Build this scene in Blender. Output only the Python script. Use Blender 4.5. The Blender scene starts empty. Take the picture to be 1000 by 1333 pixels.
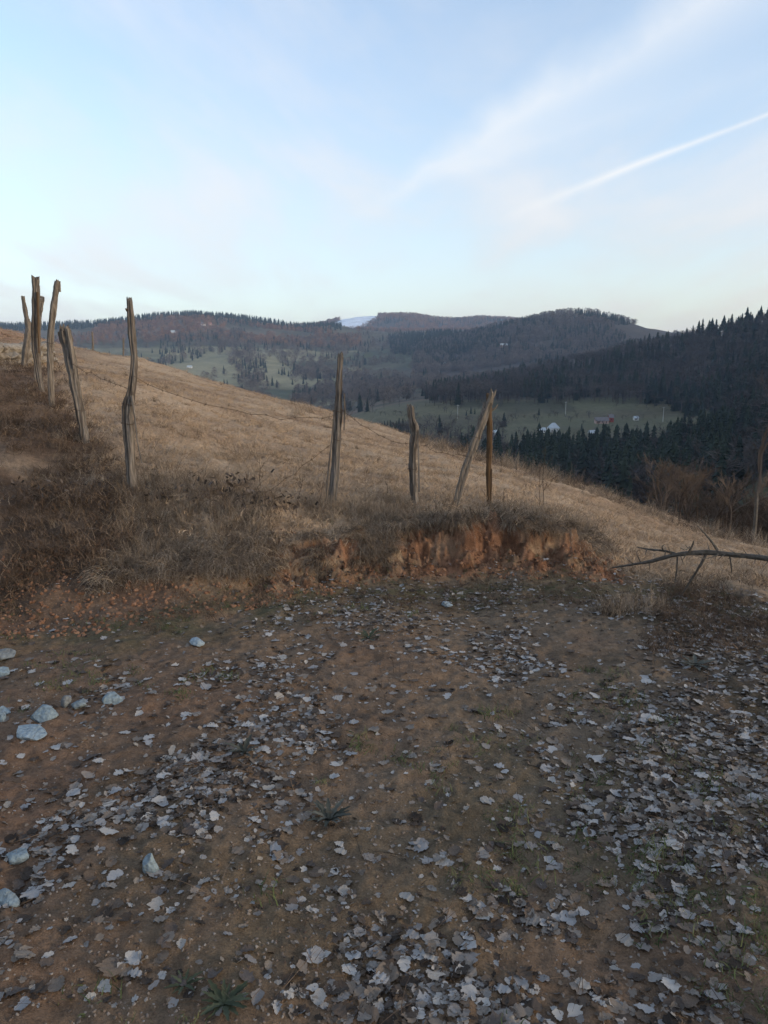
import bpy, bmesh, math, random
import numpy as np
from mathutils import Vector, Matrix, Euler

R = math.radians
rng = np.random.default_rng(11)
random.seed(5)
SC = bpy.context.scene
COL = SC.collection

# ------------------------------------------------------------------ camera
F_PX = 962.0
PITCH = R(11.0)
EYE = 1.6
cam_d = bpy.data.cameras.new('camera')
cam = bpy.data.objects.new('camera', cam_d)
COL.objects.link(cam)
cam.location = (0, 0, EYE)
cam.rotation_euler = (R(90) - PITCH, 0, 0)
cam_d.sensor_fit = 'VERTICAL'
cam_d.angle = 2 * math.atan(666.5 / F_PX)
cam_d.clip_start = 0.05
cam_d.clip_end = 20000
SC.camera = cam

# ------------------------------------------------------------------ sky, sun, exposure
SUN_AZ, SUN_EL = R(113), R(9)
w = bpy.data.worlds.new('World')
SC.world = w
w.use_nodes = True
nt = w.node_tree
for n in list(nt.nodes):
    nt.nodes.remove(n)


def N(nt, kind, **kw):
    n = nt.nodes.new(kind)
    for k, v in kw.items():
        if k.startswith('i_'):
            n.inputs[k[2:].replace('_', ' ')].default_value = v
        else:
            setattr(n, k, v)
    return n


def L(nt, a, b):
    nt.links.new(a, b)


def math_n(nt, op, a, b=None, c=None, clamp=False):
    n = nt.nodes.new('ShaderNodeMath')
    n.operation = op
    n.use_clamp = clamp
    for i, s in enumerate((a, b, c)):
        if s is None:
            continue
        if isinstance(s, (int, float)):
            n.inputs[i].default_value = s
        else:
            nt.links.new(s, n.inputs[i])
    return n.outputs[0]


def mapr(nt, v, a, b, c, d, smooth=True):
    n = nt.nodes.new('ShaderNodeMapRange')
    n.interpolation_type = 'SMOOTHSTEP' if smooth else 'LINEAR'
    nt.links.new(v, n.inputs[0])
    for i, x in enumerate((a, b, c, d)):
        n.inputs[i + 1].default_value = x
    return n.outputs[0]


def pix_dir(u, v):
    """unit direction through a photo pixel"""
    a, b = (u - 500) / F_PX, (v - 666.5) / F_PX
    d = Vector((a, math.cos(PITCH) - b * math.sin(PITCH), -math.sin(PITCH) - b * math.cos(PITCH)))
    return d.normalized()


out = N(nt, 'ShaderNodeOutputWorld')
sky = N(nt, 'ShaderNodeTexSky', sky_type='NISHITA', sun_disc=False)
sky.sun_elevation = SUN_EL
sky.sun_rotation = SUN_AZ
sky.altitude = 600
sky.air_density = 1.0
sky.dust_density = 1.3
sky.ozone_density = 1.6
bg1 = N(nt, 'ShaderNodeBackground')
bg1.inputs[1].default_value = 0.118
L(nt, sky.outputs[0], bg1.inputs[0])
bg2 = N(nt, 'ShaderNodeBackground')
bg2.inputs[0].default_value = (0.97, 0.93, 0.945, 1)
bg2.inputs[1].default_value = 0.24
tc = N(nt, 'ShaderNodeTexCoord')
sep = N(nt, 'ShaderNodeSeparateXYZ')
L(nt, tc.outputs['Generated'], sep.inputs[0])
X, Y, Z = sep.outputs
# thin cirrus: project the direction on a high layer so that the streaks lie in a plane overhead
zc = math_n(nt, 'ADD', math_n(nt, 'MAXIMUM', Z, 0.0), 0.10)
px = math_n(nt, 'DIVIDE', X, zc)
py = math_n(nt, 'DIVIDE', Y, zc)
cmb = N(nt, 'ShaderNodeCombineXYZ')
L(nt, px, cmb.inputs[0])
L(nt, py, cmb.inputs[1])
mp = N(nt, 'ShaderNodeMapping')
mp.inputs['Rotation'].default_value = (0, 0, R(-32))
mp.inputs['Scale'].default_value = (1.0, 0.42, 1)
L(nt, cmb.outputs[0], mp.inputs[0])
no = N(nt, 'ShaderNodeTexNoise', i_Scale=0.85, i_Detail=7.0, i_Roughness=0.55, i_Distortion=0.35)
L(nt, mp.outputs[0], no.inputs[0])
cl = mapr(nt, no.outputs[0], 0.36, 0.66, 0.0, 0.75)
veil = mapr(nt, Z, 0.0, 0.42, 0.82, 0.14, False)


def streak(p, q, width, amp, t0, t1, soft=None):
    """a narrow cloud band along the great circle through two directions"""
    a, b = pix_dir(*p), pix_dir(*q)
    n = a.cross(b).normalized()
    t = (b - a).normalized()
    vm = N(nt, 'ShaderNodeVectorMath', operation='DOT_PRODUCT')
    vm.inputs[1].default_value = n
    L(nt, tc.outputs['Generated'], vm.inputs[0])
    vt = N(nt, 'ShaderNodeVectorMath', operation='DOT_PRODUCT')
    vt.inputs[1].default_value = t
    L(nt, tc.outputs['Generated'], vt.inputs[0])
    sa, sb = a.dot(t), b.dot(t)
    nz = N(nt, 'ShaderNodeTexNoise', i_Scale=9.0, i_Detail=5.0)
    L(nt, tc.outputs['Generated'], nz.inputs[0])
    off = math_n(nt, 'MULTIPLY', math_n(nt, 'SUBTRACT', nz.outputs[0], 0.5), width * 1.3)
    dist = math_n(nt, 'ABSOLUTE', math_n(nt, 'ADD', vm.outputs['Value'], off))
    along = math_n(nt, 'DIVIDE', math_n(nt, 'SUBTRACT', vt.outputs['Value'], sa), sb - sa)
    wid = math_n(nt, 'MULTIPLY', mapr(nt, along, 0.0, 1.0, t0, t1, False), width)
    f = math_n(nt, 'SUBTRACT', 1.0, math_n(nt, 'DIVIDE', dist, wid), clamp=True)
    f = math_n(nt, 'POWER', f, 1.3)
    fade = math_n(nt, 'MULTIPLY', mapr(nt, along, -0.25, 0.45, 0, 1), mapr(nt, along, 1.0, 3.0, 1, 0.0))
    br = mapr(nt, nz.outputs[0], 0.25, 0.7, 0.55, 1.0)
    return math_n(nt, 'MULTIPLY', math_n(nt, 'MULTIPLY', f, fade), math_n(nt, 'MULTIPLY', br, amp))


s1 = streak((690, 270), (1000, 148), 0.0046, 0.72, 2.2, 0.8)
s2 = streak((500, 262), (900, 20), 0.055, 0.60, 0.30, 1.3)
s3 = streak((540, 240), (780, 160), 0.022, 0.22, 0.6, 1.4)
fac = math_n(nt, 'ADD', math_n(nt, 'MULTIPLY', cl, 0.55), veil)
fac = math_n(nt, 'MULTIPLY', fac, 0.78, clamp=True)
mx = N(nt, 'ShaderNodeMixShader')
L(nt, fac, mx.inputs[0])
L(nt, bg1.outputs[0], mx.inputs[1])
L(nt, bg2.outputs[0], mx.inputs[2])
glow = math_n(nt, 'MULTIPLY', mapr(nt, Z, 0.0, 0.26, 1.0, 0.0), mapr(nt, X, -0.25, 0.75, 0.0, 1.0))
gm = N(nt, 'ShaderNodeMix', data_type='RGBA')
L(nt, glow, gm.inputs[0])
gm.inputs[6].default_value = bg2.inputs[0].default_value
gm.inputs[7].default_value = (1.06, 0.86, 0.66, 1)
L(nt, gm.outputs[2], bg2.inputs[0])
bg3 = N(nt, 'ShaderNodeBackground')
bg3.inputs[0].default_value = (1.0, 0.985, 0.965, 1)
bg3.inputs[1].default_value = 0.30
mx2 = N(nt, 'ShaderNodeMixShader')
wisp = mapr(nt, no.outputs[0], 0.44, 0.72, 0.0, 0.50)
L(nt, math_n(nt, 'ADD', math_n(nt, 'ADD', s1, wisp), math_n(nt, 'ADD', s2, s3), clamp=True), mx2.inputs[0])
L(nt, mx.outputs[0], mx2.inputs[1])
L(nt, bg3.outputs[0], mx2.inputs[2])
L(nt, mx2.outputs[0], out.inputs[0])

sun_d = bpy.data.lights.new('sun', 'SUN')
sun_d.energy = 0.75
sun_d.angle = R(14)
sun_d.color = (1.0, 0.75, 0.47)
sun = bpy.data.objects.new('sun', sun_d)
COL.objects.link(sun)
sdir = Vector((math.sin(SUN_AZ) * math.cos(SUN_EL), math.cos(SUN_AZ) * math.cos(SUN_EL), math.sin(SUN_EL)))
sun.rotation_euler = sdir.to_track_quat('Z', 'Y').to_euler()
sun.location = sdir * 60

vs = SC.view_settings
vs.view_transform = 'Standard'
vs.look = 'None'
vs.exposure = 1.87
vs.gamma = 1.0
vs.use_curve_mapping = False
SC.cycles.use_denoising = True
try:
    SC.cycles.denoiser = 'OPENIMAGEDENOISE'
except Exception:
    pass
SC.cycles.max_bounces = 6
SC.cycles.diffuse_bounces = 3
SC.cycles.volume_bounces = 1
SC.cycles.transparent_max_bounces = 4
SC.cycles.use_adaptive_sampling = True
SC.cycles.adaptive_threshold = 0.02

# ------------------------------------------------------------------ helpers: noise, pixels, objects


def _hash(ix, iy, seed):
    h = (ix.astype(np.int64) * 374761393 + iy.astype(np.int64) * 668265263 + seed * 1442695041) & 0xFFFFFFFF
    h = ((h ^ (h >> 13)) * 1274126177) & 0xFFFFFFFF
    h = (h ^ (h >> 16)) & 0xFFFFFFFF
    return h / 4294967295.0


def vnoise(x, y, f, seed=0):
    x = np.asarray(x, float) * f
    y = np.asarray(y, float) * f
    ix, iy = np.floor(x), np.floor(y)
    fx, fy = x - ix, y - iy
    fx = fx * fx * (3 - 2 * fx)
    fy = fy * fy * (3 - 2 * fy)
    a = _hash(ix, iy, seed)
    b = _hash(ix + 1, iy, seed)
    c = _hash(ix, iy + 1, seed)
    d = _hash(ix + 1, iy + 1, seed)
    return (a + (b - a) * fx) * (1 - fy) + (c + (d - c) * fx) * fy - 0.5


def fbm(x, y, f, o=4, seed=0, g=0.5):
    s, a = 0, 1.0
    for k in range(o):
        s = s + a * vnoise(x, y, f * 2 ** k, seed + 17 * k)
        a *= g
    return s


def sst(e0, e1, x):
    t = np.clip((x - e0) / (e1 - e0), 0, 1)
    return t * t * (3 - 2 * t)


def vtan(v):
    """height gain per metre of forward depth for photo row v"""
    return -np.tan(PITCH + np.arctan((np.asarray(v, float) - 666.5) / F_PX))


def P(u, v, y):
    """world point on the ray of pixel (u, v) at forward depth y"""
    a, b = (u - 500) / F_PX, (v - 666.5) / F_PX
    dy = math.cos(PITCH) - b * math.sin(PITCH)
    dz = -math.sin(PITCH) - b * math.cos(PITCH)
    return Vector((a / dy * y, y, EYE + dz / dy * y))


def to_px(x, y, z):
    x, y, z = np.asarray(x, float), np.asarray(y, float), np.asarray(z, float) - EYE
    d = y * math.cos(PITCH) - z * math.sin(PITCH)
    up = y * math.sin(PITCH) + z * math.cos(PITCH)
    d = np.where(d < 0.05, 0.05, d)
    return 500 + F_PX * x / d, 666.5 - F_PX * up / d


def tag(o, label=None, cat=None, group=None, kind=None):
    if label:
        o['label'] = label
    if cat:
        o['category'] = cat
    if group:
        o['group'] = group
    if kind:
        o['kind'] = kind
    return o


def empty(name, loc=(0, 0, 0), rot=(0, 0, 0), sc=(1, 1, 1)):
    o = bpy.data.objects.new(name, None)
    COL.objects.link(o)
    o.location = loc
    o.rotation_euler = rot
    o.scale = sc
    o.empty_display_size = 0.1
    return o


def mesh(name, verts, faces, mats=None, smooth=False):
    me = bpy.data.meshes.new(name)
    me.from_pydata([tuple(v) for v in verts], [], [tuple(f) for f in faces])
    if mats is not None:
        me.materials.append(mats)
    if smooth:
        me.polygons.foreach_set('use_smooth', [True] * len(me.polygons))
    me.update()
    return me


def obj(name, me, parent=None, loc=(0, 0, 0), rot=(0, 0, 0), sc=(1, 1, 1)):
    o = bpy.data.objects.new(name, me)
    COL.objects.link(o)
    o.location = loc
    o.rotation_euler = rot
    o.scale = sc
    o.parent = parent
    return o


class MB:
    def __init__(self):
        self.v, self.f = [], []

    def tube(self, pts, rad, sides=8, cap=True, rough=0.0, seed=0, twist=0.0, groove=0.0, cracks=()):
        pts = [Vector(p) for p in pts]
        n = len(pts)
        if isinstance(rad, (int, float)):
            rad = [rad] * n
        rr = random.Random(seed)
        ph = [rr.uniform(-1, 1) for _ in range(sides)]
        for k in cracks:
            ph[k % sides] = -2.2
        base = len(self.v)
        ref = None
        for i, p in enumerate(pts):
            t = (pts[min(i + 1, n - 1)] - pts[max(i - 1, 0)]).normalized()
            if ref is None:
                ref = t.orthogonal().normalized()
            a = (ref - t * ref.dot(t)).normalized()
            ref = a
            b = t.cross(a)
            for k in range(sides):
                an = 2 * math.pi * k / sides + twist * i
                r = rad[i] * (1 + groove * ph[k] + rough * rr.uniform(-1, 1))
                self.v.append(p + (a * math.cos(an) + b * math.sin(an)) * r)
        for i in range(n - 1):
            for k in range(sides):
                k2 = (k + 1) % sides
                self.f.append((base + i * sides + k, base + i * sides + k2, base + (i + 1) * sides + k2, base + (i + 1) * sides + k))
        if cap:
            self.f.append(tuple(base + k for k in range(sides))[::-1])
            self.f.append(tuple(base + (n - 1) * sides + k for k in range(sides)))
        return self

    def box(self, c, s, rz=0.0):
        base = len(self.v)
        ca, sa = math.cos(rz), math.sin(rz)
        for dz in (-.5, .5):
            for dx, dy in ((-.5, -.5), (.5, -.5), (.5, .5), (-.5, .5)):
                x, y = dx * s[0], dy * s[1]
                self.v.append(Vector((c[0] + x * ca - y * sa, c[1] + x * sa + y * ca, c[2] + dz * s[2])))
        for f in ((3, 2, 1, 0), (4, 5, 6, 7), (0, 1, 5, 4), (1, 2, 6, 5), (2, 3, 7, 6), (3, 0, 4, 7)):
            self.f.append(tuple(base + i for i in f))
        return self

    def poly(self, pts):
        b = len(self.v)
        self.v += [Vector(p) for p in pts]
        self.f.append(tuple(range(b, b + len(pts))))
        return self

    def me(self, name, m, smooth=False):
        return mesh(name, self.v, self.f, m, smooth)


def spline(pts, n):
    """resample a polyline of tuples with Catmull-Rom"""
    a = np.array(pts, float)
    a = np.vstack([2 * a[0] - a[1], a, 2 * a[-1] - a[-2]])
    m = len(pts) - 1
    res = []
    for t in np.linspace(0, m - 1e-6, n):
        i = int(t)
        f = t - i
        p0, p1, p2, p3 = a[i], a[i + 1], a[i + 2], a[i + 3]
        res.append(0.5 * ((2 * p1) + (p2 - p0) * f + (2 * p0 - 5 * p1 + 4 * p2 - p3) * f * f + (3 * p1 - p0 - 3 * p2 + p3) * f ** 3))
    return res

# ------------------------------------------------------------------ materials


def new_mat(name):
    m = bpy.data.materials.new(name)
    m.use_nodes = True
    return m, m.node_tree, m.node_tree.nodes['Principled BSDF']


def vary_mat(name, cols, rough=0.9, nscale=6.0, var=0.35, bump=0.0, bscale=40.0, stretch=(1, 1, 1), by_object=True, spec=0.2, trans=0.0):
    """colour from a ramp over per-object/instance random, mottled with noise"""
    m, nt, bs = new_mat(name)
    ramp = N(nt, 'ShaderNodeValToRGB')
    el = ramp.color_ramp.elements
    while len(el) < len(cols):
        el.new(0.5)
    for i, c in enumerate(cols):
        el[i].position = i / max(1, len(cols) - 1)
        el[i].color = (*c, 1)
    tc = N(nt, 'ShaderNodeTexCoord')
    mp = N(nt, 'ShaderNodeMapping')
    mp.inputs['Scale'].default_value = stretch
    L(nt, tc.outputs['Object'], mp.inputs[0])
    no = N(nt, 'ShaderNodeTexNoise', i_Scale=nscale, i_Detail=5.0, i_Roughness=0.6)
    L(nt, mp.outputs[0], no.inputs[0])
    if by_object:
        oi = N(nt, 'ShaderNodeObjectInfo')
        f = math_n(nt, 'ADD', oi.outputs['Random'], math_n(nt, 'MULTIPLY', math_n(nt, 'SUBTRACT', no.outputs[0], 0.5), 0.5), clamp=True)
    else:
        f = mapr(nt, no.outputs[0], 0.25, 0.75, 0, 1, False)
    L(nt, f, ramp.inputs[0])
    no2 = N(nt, 'ShaderNodeTexNoise', i_Scale=nscale * 5, i_Detail=4.0)
    L(nt, mp.outputs[0], no2.inputs[0])
    g = mapr(nt, no2.outputs[0], 0.2, 0.8, 1 - var, 1 + var, False)
    mul = N(nt, 'ShaderNodeVectorMath', operation='SCALE')
    L(nt, ramp.outputs[0], mul.inputs[0])
    L(nt, g, mul.inputs['Scale'])
    L(nt, mul.outputs[0], bs.inputs['Base Color'])
    bs.inputs['Roughness'].default_value = rough
    bs.inputs['Specular IOR Level'].default_value = spec
    if bump:
        bn = N(nt, 'ShaderNodeTexNoise', i_Scale=bscale, i_Detail=6.0)
        L(nt, mp.outputs[0], bn.inputs[0])
        bp = N(nt, 'ShaderNodeBump')
        bp.inputs['Strength'].default_value = 1.0
        bp.inputs['Distance'].default_value = bump
        L(nt, bn.outputs[0], bp.inputs['Height'])
        L(nt, bp.outputs[0], bs.inputs['Normal'])
    return m


def attr_mat(name, fine, bump_d, fine2, var=0.3, rough=0.95):
    """base colour from the mesh's own soil/grass colours, with fine mottling and relief"""
    m, nt, bs = new_mat(name)
    at = N(nt, 'ShaderNodeAttribute', attribute_name='Col')
    tc = N(nt, 'ShaderNodeTexCoord')
    n1 = N(nt, 'ShaderNodeTexNoise', i_Scale=fine, i_Detail=8.0, i_Roughness=0.65)
    L(nt, tc.outputs['Object'], n1.inputs[0])
    n2 = N(nt, 'ShaderNodeTexNoise', i_Scale=fine2, i_Detail=6.0, i_Roughness=0.7)
    L(nt, tc.outputs['Object'], n2.inputs[0])
    g = math_n(nt, 'MULTIPLY', mapr(nt, n1.outputs[0], 0.25, 0.75, 1 - var, 1 + var, False), mapr(nt, n2.outputs[0], 0.3, 0.7, 1 - var * .8, 1 + var * .8, False))
    mul = N(nt, 'ShaderNodeVectorMath', operation='SCALE')
    L(nt, at.outputs['Color'], mul.inputs[0])
    L(nt, g, mul.inputs['Scale'])
    L(nt, mul.outputs[0], bs.inputs['Base Color'])
    bs.inputs['Roughness'].default_value = rough
    bs.inputs['Specular IOR Level'].default_value = 0.15
    if bump_d:
        bp = N(nt, 'ShaderNodeBump')
        bp.inputs['Distance'].default_value = bump_d
        bp.inputs['Strength'].default_value = 1.0
        h = math_n(nt, 'ADD', n1.outputs[0], math_n(nt, 'MULTIPLY', n2.outputs[0], 0.6))
        L(nt, h, bp.inputs['Height'])
        L(nt, bp.outputs[0], bs.inputs['Normal'])
    return m


M = {}
M['ground'] = attr_mat('soil and turf', 22.0, 0.016, 130.0, 0.42)
M['valley'] = attr_mat('valley land', 0.03, 0.0, 0.3, 0.28)
M['wood'] = vary_mat('weathered wood', [(0.030, 0.025, 0.021), (0.088, 0.075, 0.064), (0.19, 0.170, 0.150), (0.042, 0.035, 0.029)], 0.92, 22, 0.7, 0.012, 60, (1, 1, 0.07), by_object=False)
M['wood_pale'] = vary_mat('pale split wood', [(0.050, 0.041, 0.033), (0.20, 0.175, 0.148), (0.088, 0.072, 0.058)], 0.92, 20, 0.65, 0.010, 60, (1, 1, 0.07), by_object=False)
M['wood_brown'] = vary_mat('brown wood', [(0.035, 0.022, 0.014), (0.12, 0.078, 0.045), (0.06, 0.038, 0.024)], 0.9, 12, 0.5, 0.004, 45, (1, 1, 0.10), by_object=False)
M['wire'] = vary_mat('rusty wire', [(0.06, 0.035, 0.025), (0.10, 0.07, 0.05)], 0.8, 20, 0.3, by_object=False)
M['leaf'] = vary_mat('dry leaf', [(0.05, 0.038, 0.03), (0.10, 0.075, 0.058), (0.16, 0.13, 0.105), (0.21, 0.185, 0.16), (0.27, 0.255, 0.24)], 0.75, 25, 0.22, 0.002, 60)
M['leaf_pale'] = vary_mat('pale leaf underside', [(0.22, 0.17, 0.125), (0.23, 0.22, 0.215), (0.31, 0.31, 0.315), (0.41, 0.40, 0.385), (0.28, 0.255, 0.225)], 0.7, 25, 0.2, 0.002, 60)
M['leaf_dark'] = vary_mat('rotten leaf', [(0.03, 0.024, 0.02), (0.07, 0.055, 0.045), (0.12, 0.10, 0.09)], 0.85, 25, 0.3, 0.002, 60)
M['stone'] = vary_mat('blue grey limestone', [(0.15, 0.15, 0.145), (0.18, 0.235, 0.27), (0.25, 0.31, 0.35)], 0.85, 14, 0.4, 0.014, 45)
M['rubble'] = vary_mat('grey rubble', [(0.17, 0.155, 0.135), (0.27, 0.25, 0.22), (0.21, 0.18, 0.145)], 0.9, 5, 0.3, 0.02, 15)
M['pebble'] = vary_mat('pebble', [(0.09, 0.06, 0.045), (0.17, 0.13, 0.10), (0.24, 0.22, 0.2), (0.13, 0.09, 0.065)], 0.9, 9, 0.2)
M['straw'] = vary_mat('dry grass', [(0.21, 0.15, 0.10), (0.36, 0.27, 0.185), (0.44, 0.345, 0.25), (0.29, 0.21, 0.14)], 0.85, 26, 0.3)
M['straw_grey'] = vary_mat('grey dead grass', [(0.070, 0.052, 0.038), (0.18, 0.14, 0.104), (0.34, 0.28, 0.215), (0.11, 0.078, 0.054)], 0.85, 26, 0.3)
M['twig'] = vary_mat('dead twig', [(0.045, 0.034, 0.028), (0.09, 0.065, 0.05), (0.13, 0.10, 0.08)], 0.9, 4, 0.3)
M['bark'] = vary_mat('grey bark', [(0.05, 0.045, 0.038), (0.11, 0.10, 0.088), (0.07, 0.06, 0.05)], 0.9, 12, 0.4, 0.003, 60, (1, 1, 1), by_object=False)
M['green'] = vary_mat('green grass', [(0.05, 0.075, 0.03), (0.085, 0.11, 0.045), (0.11, 0.12, 0.06)], 0.8, 5, 0.3)
M['rosette'] = vary_mat('grey green leaf', [(0.040, 0.050, 0.028), (0.075, 0.085, 0.050)], 0.75, 12, 0.3, 0.002, 40)
M['rosette_dark'] = vary_mat('dark thistle leaf', [(0.030, 0.034, 0.026), (0.085, 0.088, 0.075)], 0.75, 12, 0.3)
M['conifer'] = vary_mat('spruce needles', [(0.014, 0.022, 0.018), (0.022, 0.034, 0.025), (0.034, 0.046, 0.030)], 0.9, 0.5, 0.35)
M['trunk'] = vary_mat('trunk bark', [(0.07, 0.055, 0.045), (0.12, 0.10, 0.085)], 0.9, 2, 0.3)
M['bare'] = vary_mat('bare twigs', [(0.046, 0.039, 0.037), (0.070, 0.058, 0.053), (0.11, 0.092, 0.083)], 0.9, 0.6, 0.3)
M['russet'] = vary_mat('russet crowns with painted sun', [(0.13, 0.072, 0.046), (0.22, 0.115, 0.068), (0.27, 0.165, 0.105)], 0.9, 0.6, 0.3)  # brown crowns made more orange to carry sunlight on the far tops
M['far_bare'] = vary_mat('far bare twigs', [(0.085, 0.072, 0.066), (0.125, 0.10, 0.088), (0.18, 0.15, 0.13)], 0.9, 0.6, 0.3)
M['brush'] = vary_mat('brown brush', [(0.05, 0.040, 0.034), (0.08, 0.062, 0.051), (0.11, 0.088, 0.073)], 0.9, 1.5, 0.3)
M['white_wall'] = vary_mat('white render', [(0.62, 0.62, 0.60), (0.70, 0.69, 0.67)], 0.9, 0.6, 0.06, by_object=False)
M['pink_wall'] = vary_mat('pink brick', [(0.45, 0.30, 0.26), (0.5, 0.36, 0.32)], 0.9, 0.6, 0.15, by_object=False)
M['red_wall'] = vary_mat('red boards', [(0.35, 0.06, 0.05), (0.42, 0.09, 0.07)], 0.9, 0.6, 0.15, by_object=False)
M['roof_pale'] = vary_mat('pale metal roof', [(0.38, 0.43, 0.48), (0.45, 0.50, 0.54)], 0.6, 0.5, 0.08, by_object=False)
M['roof_dark'] = vary_mat('grey roof', [(0.14, 0.13, 0.14), (0.20, 0.18, 0.18)], 0.8, 0.5, 0.15, by_object=False)
M['roof_red'] = vary_mat('tile roof', [(0.24, 0.10, 0.07), (0.30, 0.14, 0.10)], 0.8, 0.5, 0.15, by_object=False)
M['glass'] = vary_mat('dark window', [(0.03, 0.035, 0.04), (0.05, 0.055, 0.06)], 0.2, 1, 0.1, by_object=False, spec=0.5)
M['pole'] = vary_mat('concrete pole', [(0.42, 0.41, 0.38), (0.5, 0.49, 0.46)], 0.9, 2, 0.1, by_object=False)

# ------------------------------------------------------------------ near ground: track, bank and field


BX = np.array([-40, -20, -10, -6, -3.4, -2.17, -1.6, -1.05, -0.55, 0.0, 0.45, 0.82, 1.25, 1.55, 1.95, 2.55, 4.5, 8, 20, 40])
BY = np.array([-30, -12, -4, 0.5, 3.2, 4.1, 4.5, 4.78, 5.15, 5.42, 5.55, 5.62, 5.66, 5.60, 5.35, 4.85, 3.2, 0, -12, -30])


def bank_y(x):
    return np.interp(x, BX, BY)


FP = []     # field control points (x, y, z)


def fp(u, v, y):
    p = P(u, v, y)
    FP.append((p.x, p.y, p.z))


for a in [(0, 842, 4.1), (0, 770, 4.75), (0, 700, 5.4), (0, 610, 6.6), (0, 540, 8.4), (0, 500, 10.5), (0, 474, 13.5), (0, 452, 19), (0, 429, 28),
          (-150, 690, 5.2), (-150, 520, 9), (-150, 440, 16), (-150, 400, 28),
          (70, 790, 4.65), (70, 700, 5.4), (70, 620, 6.7), (68, 531, 9.0), (52, 507, 10.2), (33, 478, 12.5), (100, 456, 24), (100, 475, 17), (112, 574, 7.5),
          (170, 745, 5.05), (170, 690, 5.6), (173, 640, 6.2), (180, 560, 8.2), (180, 500, 12.5), (180, 468, 22),
          (300, 700, 5.5), (300, 655, 6.1), (300, 590, 8.4), (300, 545, 12.5), (300, 509, 21),
          (440, 694, 5.75), (434, 660, 6.3), (440, 610, 8.6), (440, 572, 12.5), (440, 539, 20),
          (540, 682, 5.85), (540, 655, 6.4), (540, 620, 8.4), (540, 594, 12.5), (540, 572, 19),
          (640, 672, 5.95), (637, 656, 6.5), (640, 634, 8.4), (640, 616, 12), (640, 602, 18),
          (740, 690, 6.0), (740, 676, 6.7), (740, 653, 9.0), (740, 636, 12), (740, 627, 17),
          (800, 735, 5.75), (800, 715, 6.4), (800, 680, 9), (800, 660, 12), (800, 650, 16.5),
          (900, 765, 5.25), (900, 740, 6.2), (900, 712, 9), (900, 698, 12), (900, 690, 15.5),
          (1000, 782, 4.95), (1000, 757, 5.9), (1000, 735, 8.5), (1000, 722, 11), (1000, 716, 15),
          (1150, 770, 6.0), (1150, 745, 12)]:
    fp(*a)
for u, s in ((-150, 6), (0, 1.0), (100, -1.5), (180, -2), (300, -3.5), (440, -5), (540, -6), (640, -7), (740, -8), (800, -8.5), (900, -9.5), (1000, -10), (1150, -10)):
    p = P(u, 480, 42)
    FP.append((p.x, p.y, s))
    p = P(u, 480, 80)
    FP.append((p.x, p.y, min(-16.0, s * 2.4) - 16 if u > -100 else -10))
FP += [(-4, 1.5, .55), (-8, 2, 1.7), (-10, 10, 2.6), (-20, 0, 5.5), (-20, 20, 5.5), (-40, 0, 11), (-40, 40, 8),
       (5, 3, -.5), (10, 3, -2.0), (20, 0, -5.5), (20, 20, -6.2), (40, 0, -12), (40, 40, -13),
       (0, -8, 0.3), (0, -20, 1.2), (-10, -12, 3), (10, -12, -1.5), (0, -50, 4), (-40, -40, 12), (40, -40, -9), (-80, 0, 20), (80, 0, -22), (0, -80, 8)]
FP = np.array(FP)


def _tps(d2):
    return np.where(d2 > 1e-9, d2 * np.log(np.maximum(d2, 1e-9)), 0.0)


_n = len(FP)
_A = np.zeros((_n + 3, _n + 3))
_d2 = (FP[:, None, 0] - FP[None, :, 0]) ** 2 + (FP[:, None, 1] - FP[None, :, 1]) ** 2
_A[:_n, :_n] = _tps(_d2) + np.eye(_n) * 0.02
_A[:_n, _n] = 1
_A[:_n, _n + 1] = FP[:, 0]
_A[:_n, _n + 2] = FP[:, 1]
_A[_n, :_n] = 1
_A[_n + 1, :_n] = FP[:, 0]
_A[_n + 2, :_n] = FP[:, 1]
_w = np.linalg.solve(_A, np.concatenate([FP[:, 2], [0, 0, 0]]))


def field_z(x, y):
    x, y = np.asarray(x, float), np.asarray(y, float)
    s = _w[_n] + _w[_n + 1] * x + _w[_n + 2] * y
    for i in range(_n):
        s = s + _w[i] * _tps((x - FP[i, 0]) ** 2 + (y - FP[i, 1]) ** 2)
    return s


def track_z(x, y):
    s = np.where(x < -2.2, (-2.2 - x) * 0.20, 0.0) + np.where(x > 2.6, -(x - 2.6) * 0.16, 0.0)
    s = s + 0.05 * np.exp(-((x + 0.9 + 0.08 * y) / 0.9) ** 2) - 0.035 * np.exp(-((x - 0.75 + 0.05 * y) / 0.35) ** 2)
    s = s + np.where(y < -2, (-2 - y) * 0.04, 0)
    return s


SHARP_X = [-40, -2.6, -1.5, -0.8, -0.3, 0.3, 1.4, 1.75, 2.2, 40]
SHARP_W = [1.5, 0.9, 0.62, 0.42, 0.36, 0.32, 0.30, 0.5, 1.0, 1.5]


def bank_d(x, y):
    """distance past the foot of the bank, fluted by erosion"""
    wob = 0.20 * fbm(x, y * 0.3, 2.3, 2, 3) + 0.10 * fbm(x, y * 0.5, 5.0, 3, 5, .6) + 0.035 * fbm(x, y, 17.0, 3, 6, .7)
    face = sst(-1.25, -0.5, x) * (1 - sst(1.6, 2.1, x))
    return y - bank_y(x) + wob * (0.35 + 0.65 * face)


def bank_mask(x, y):
    d = bank_d(x, y)
    ww = np.interp(x, SHARP_X, SHARP_W)
    t = d / ww
    # a crumbled apron at the foot, then a steep face
    prof = 0.42 * sst(-0.75, 0.70, t) + 0.58 * sst(0.35, 1.0, t)
    soft = sst(0.0, 1.0, t)
    face = sst(-1.25, -0.5, x) * (1 - sst(1.6, 2.1, x))
    return soft * (1 - face) + prof * face, t, face


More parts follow.
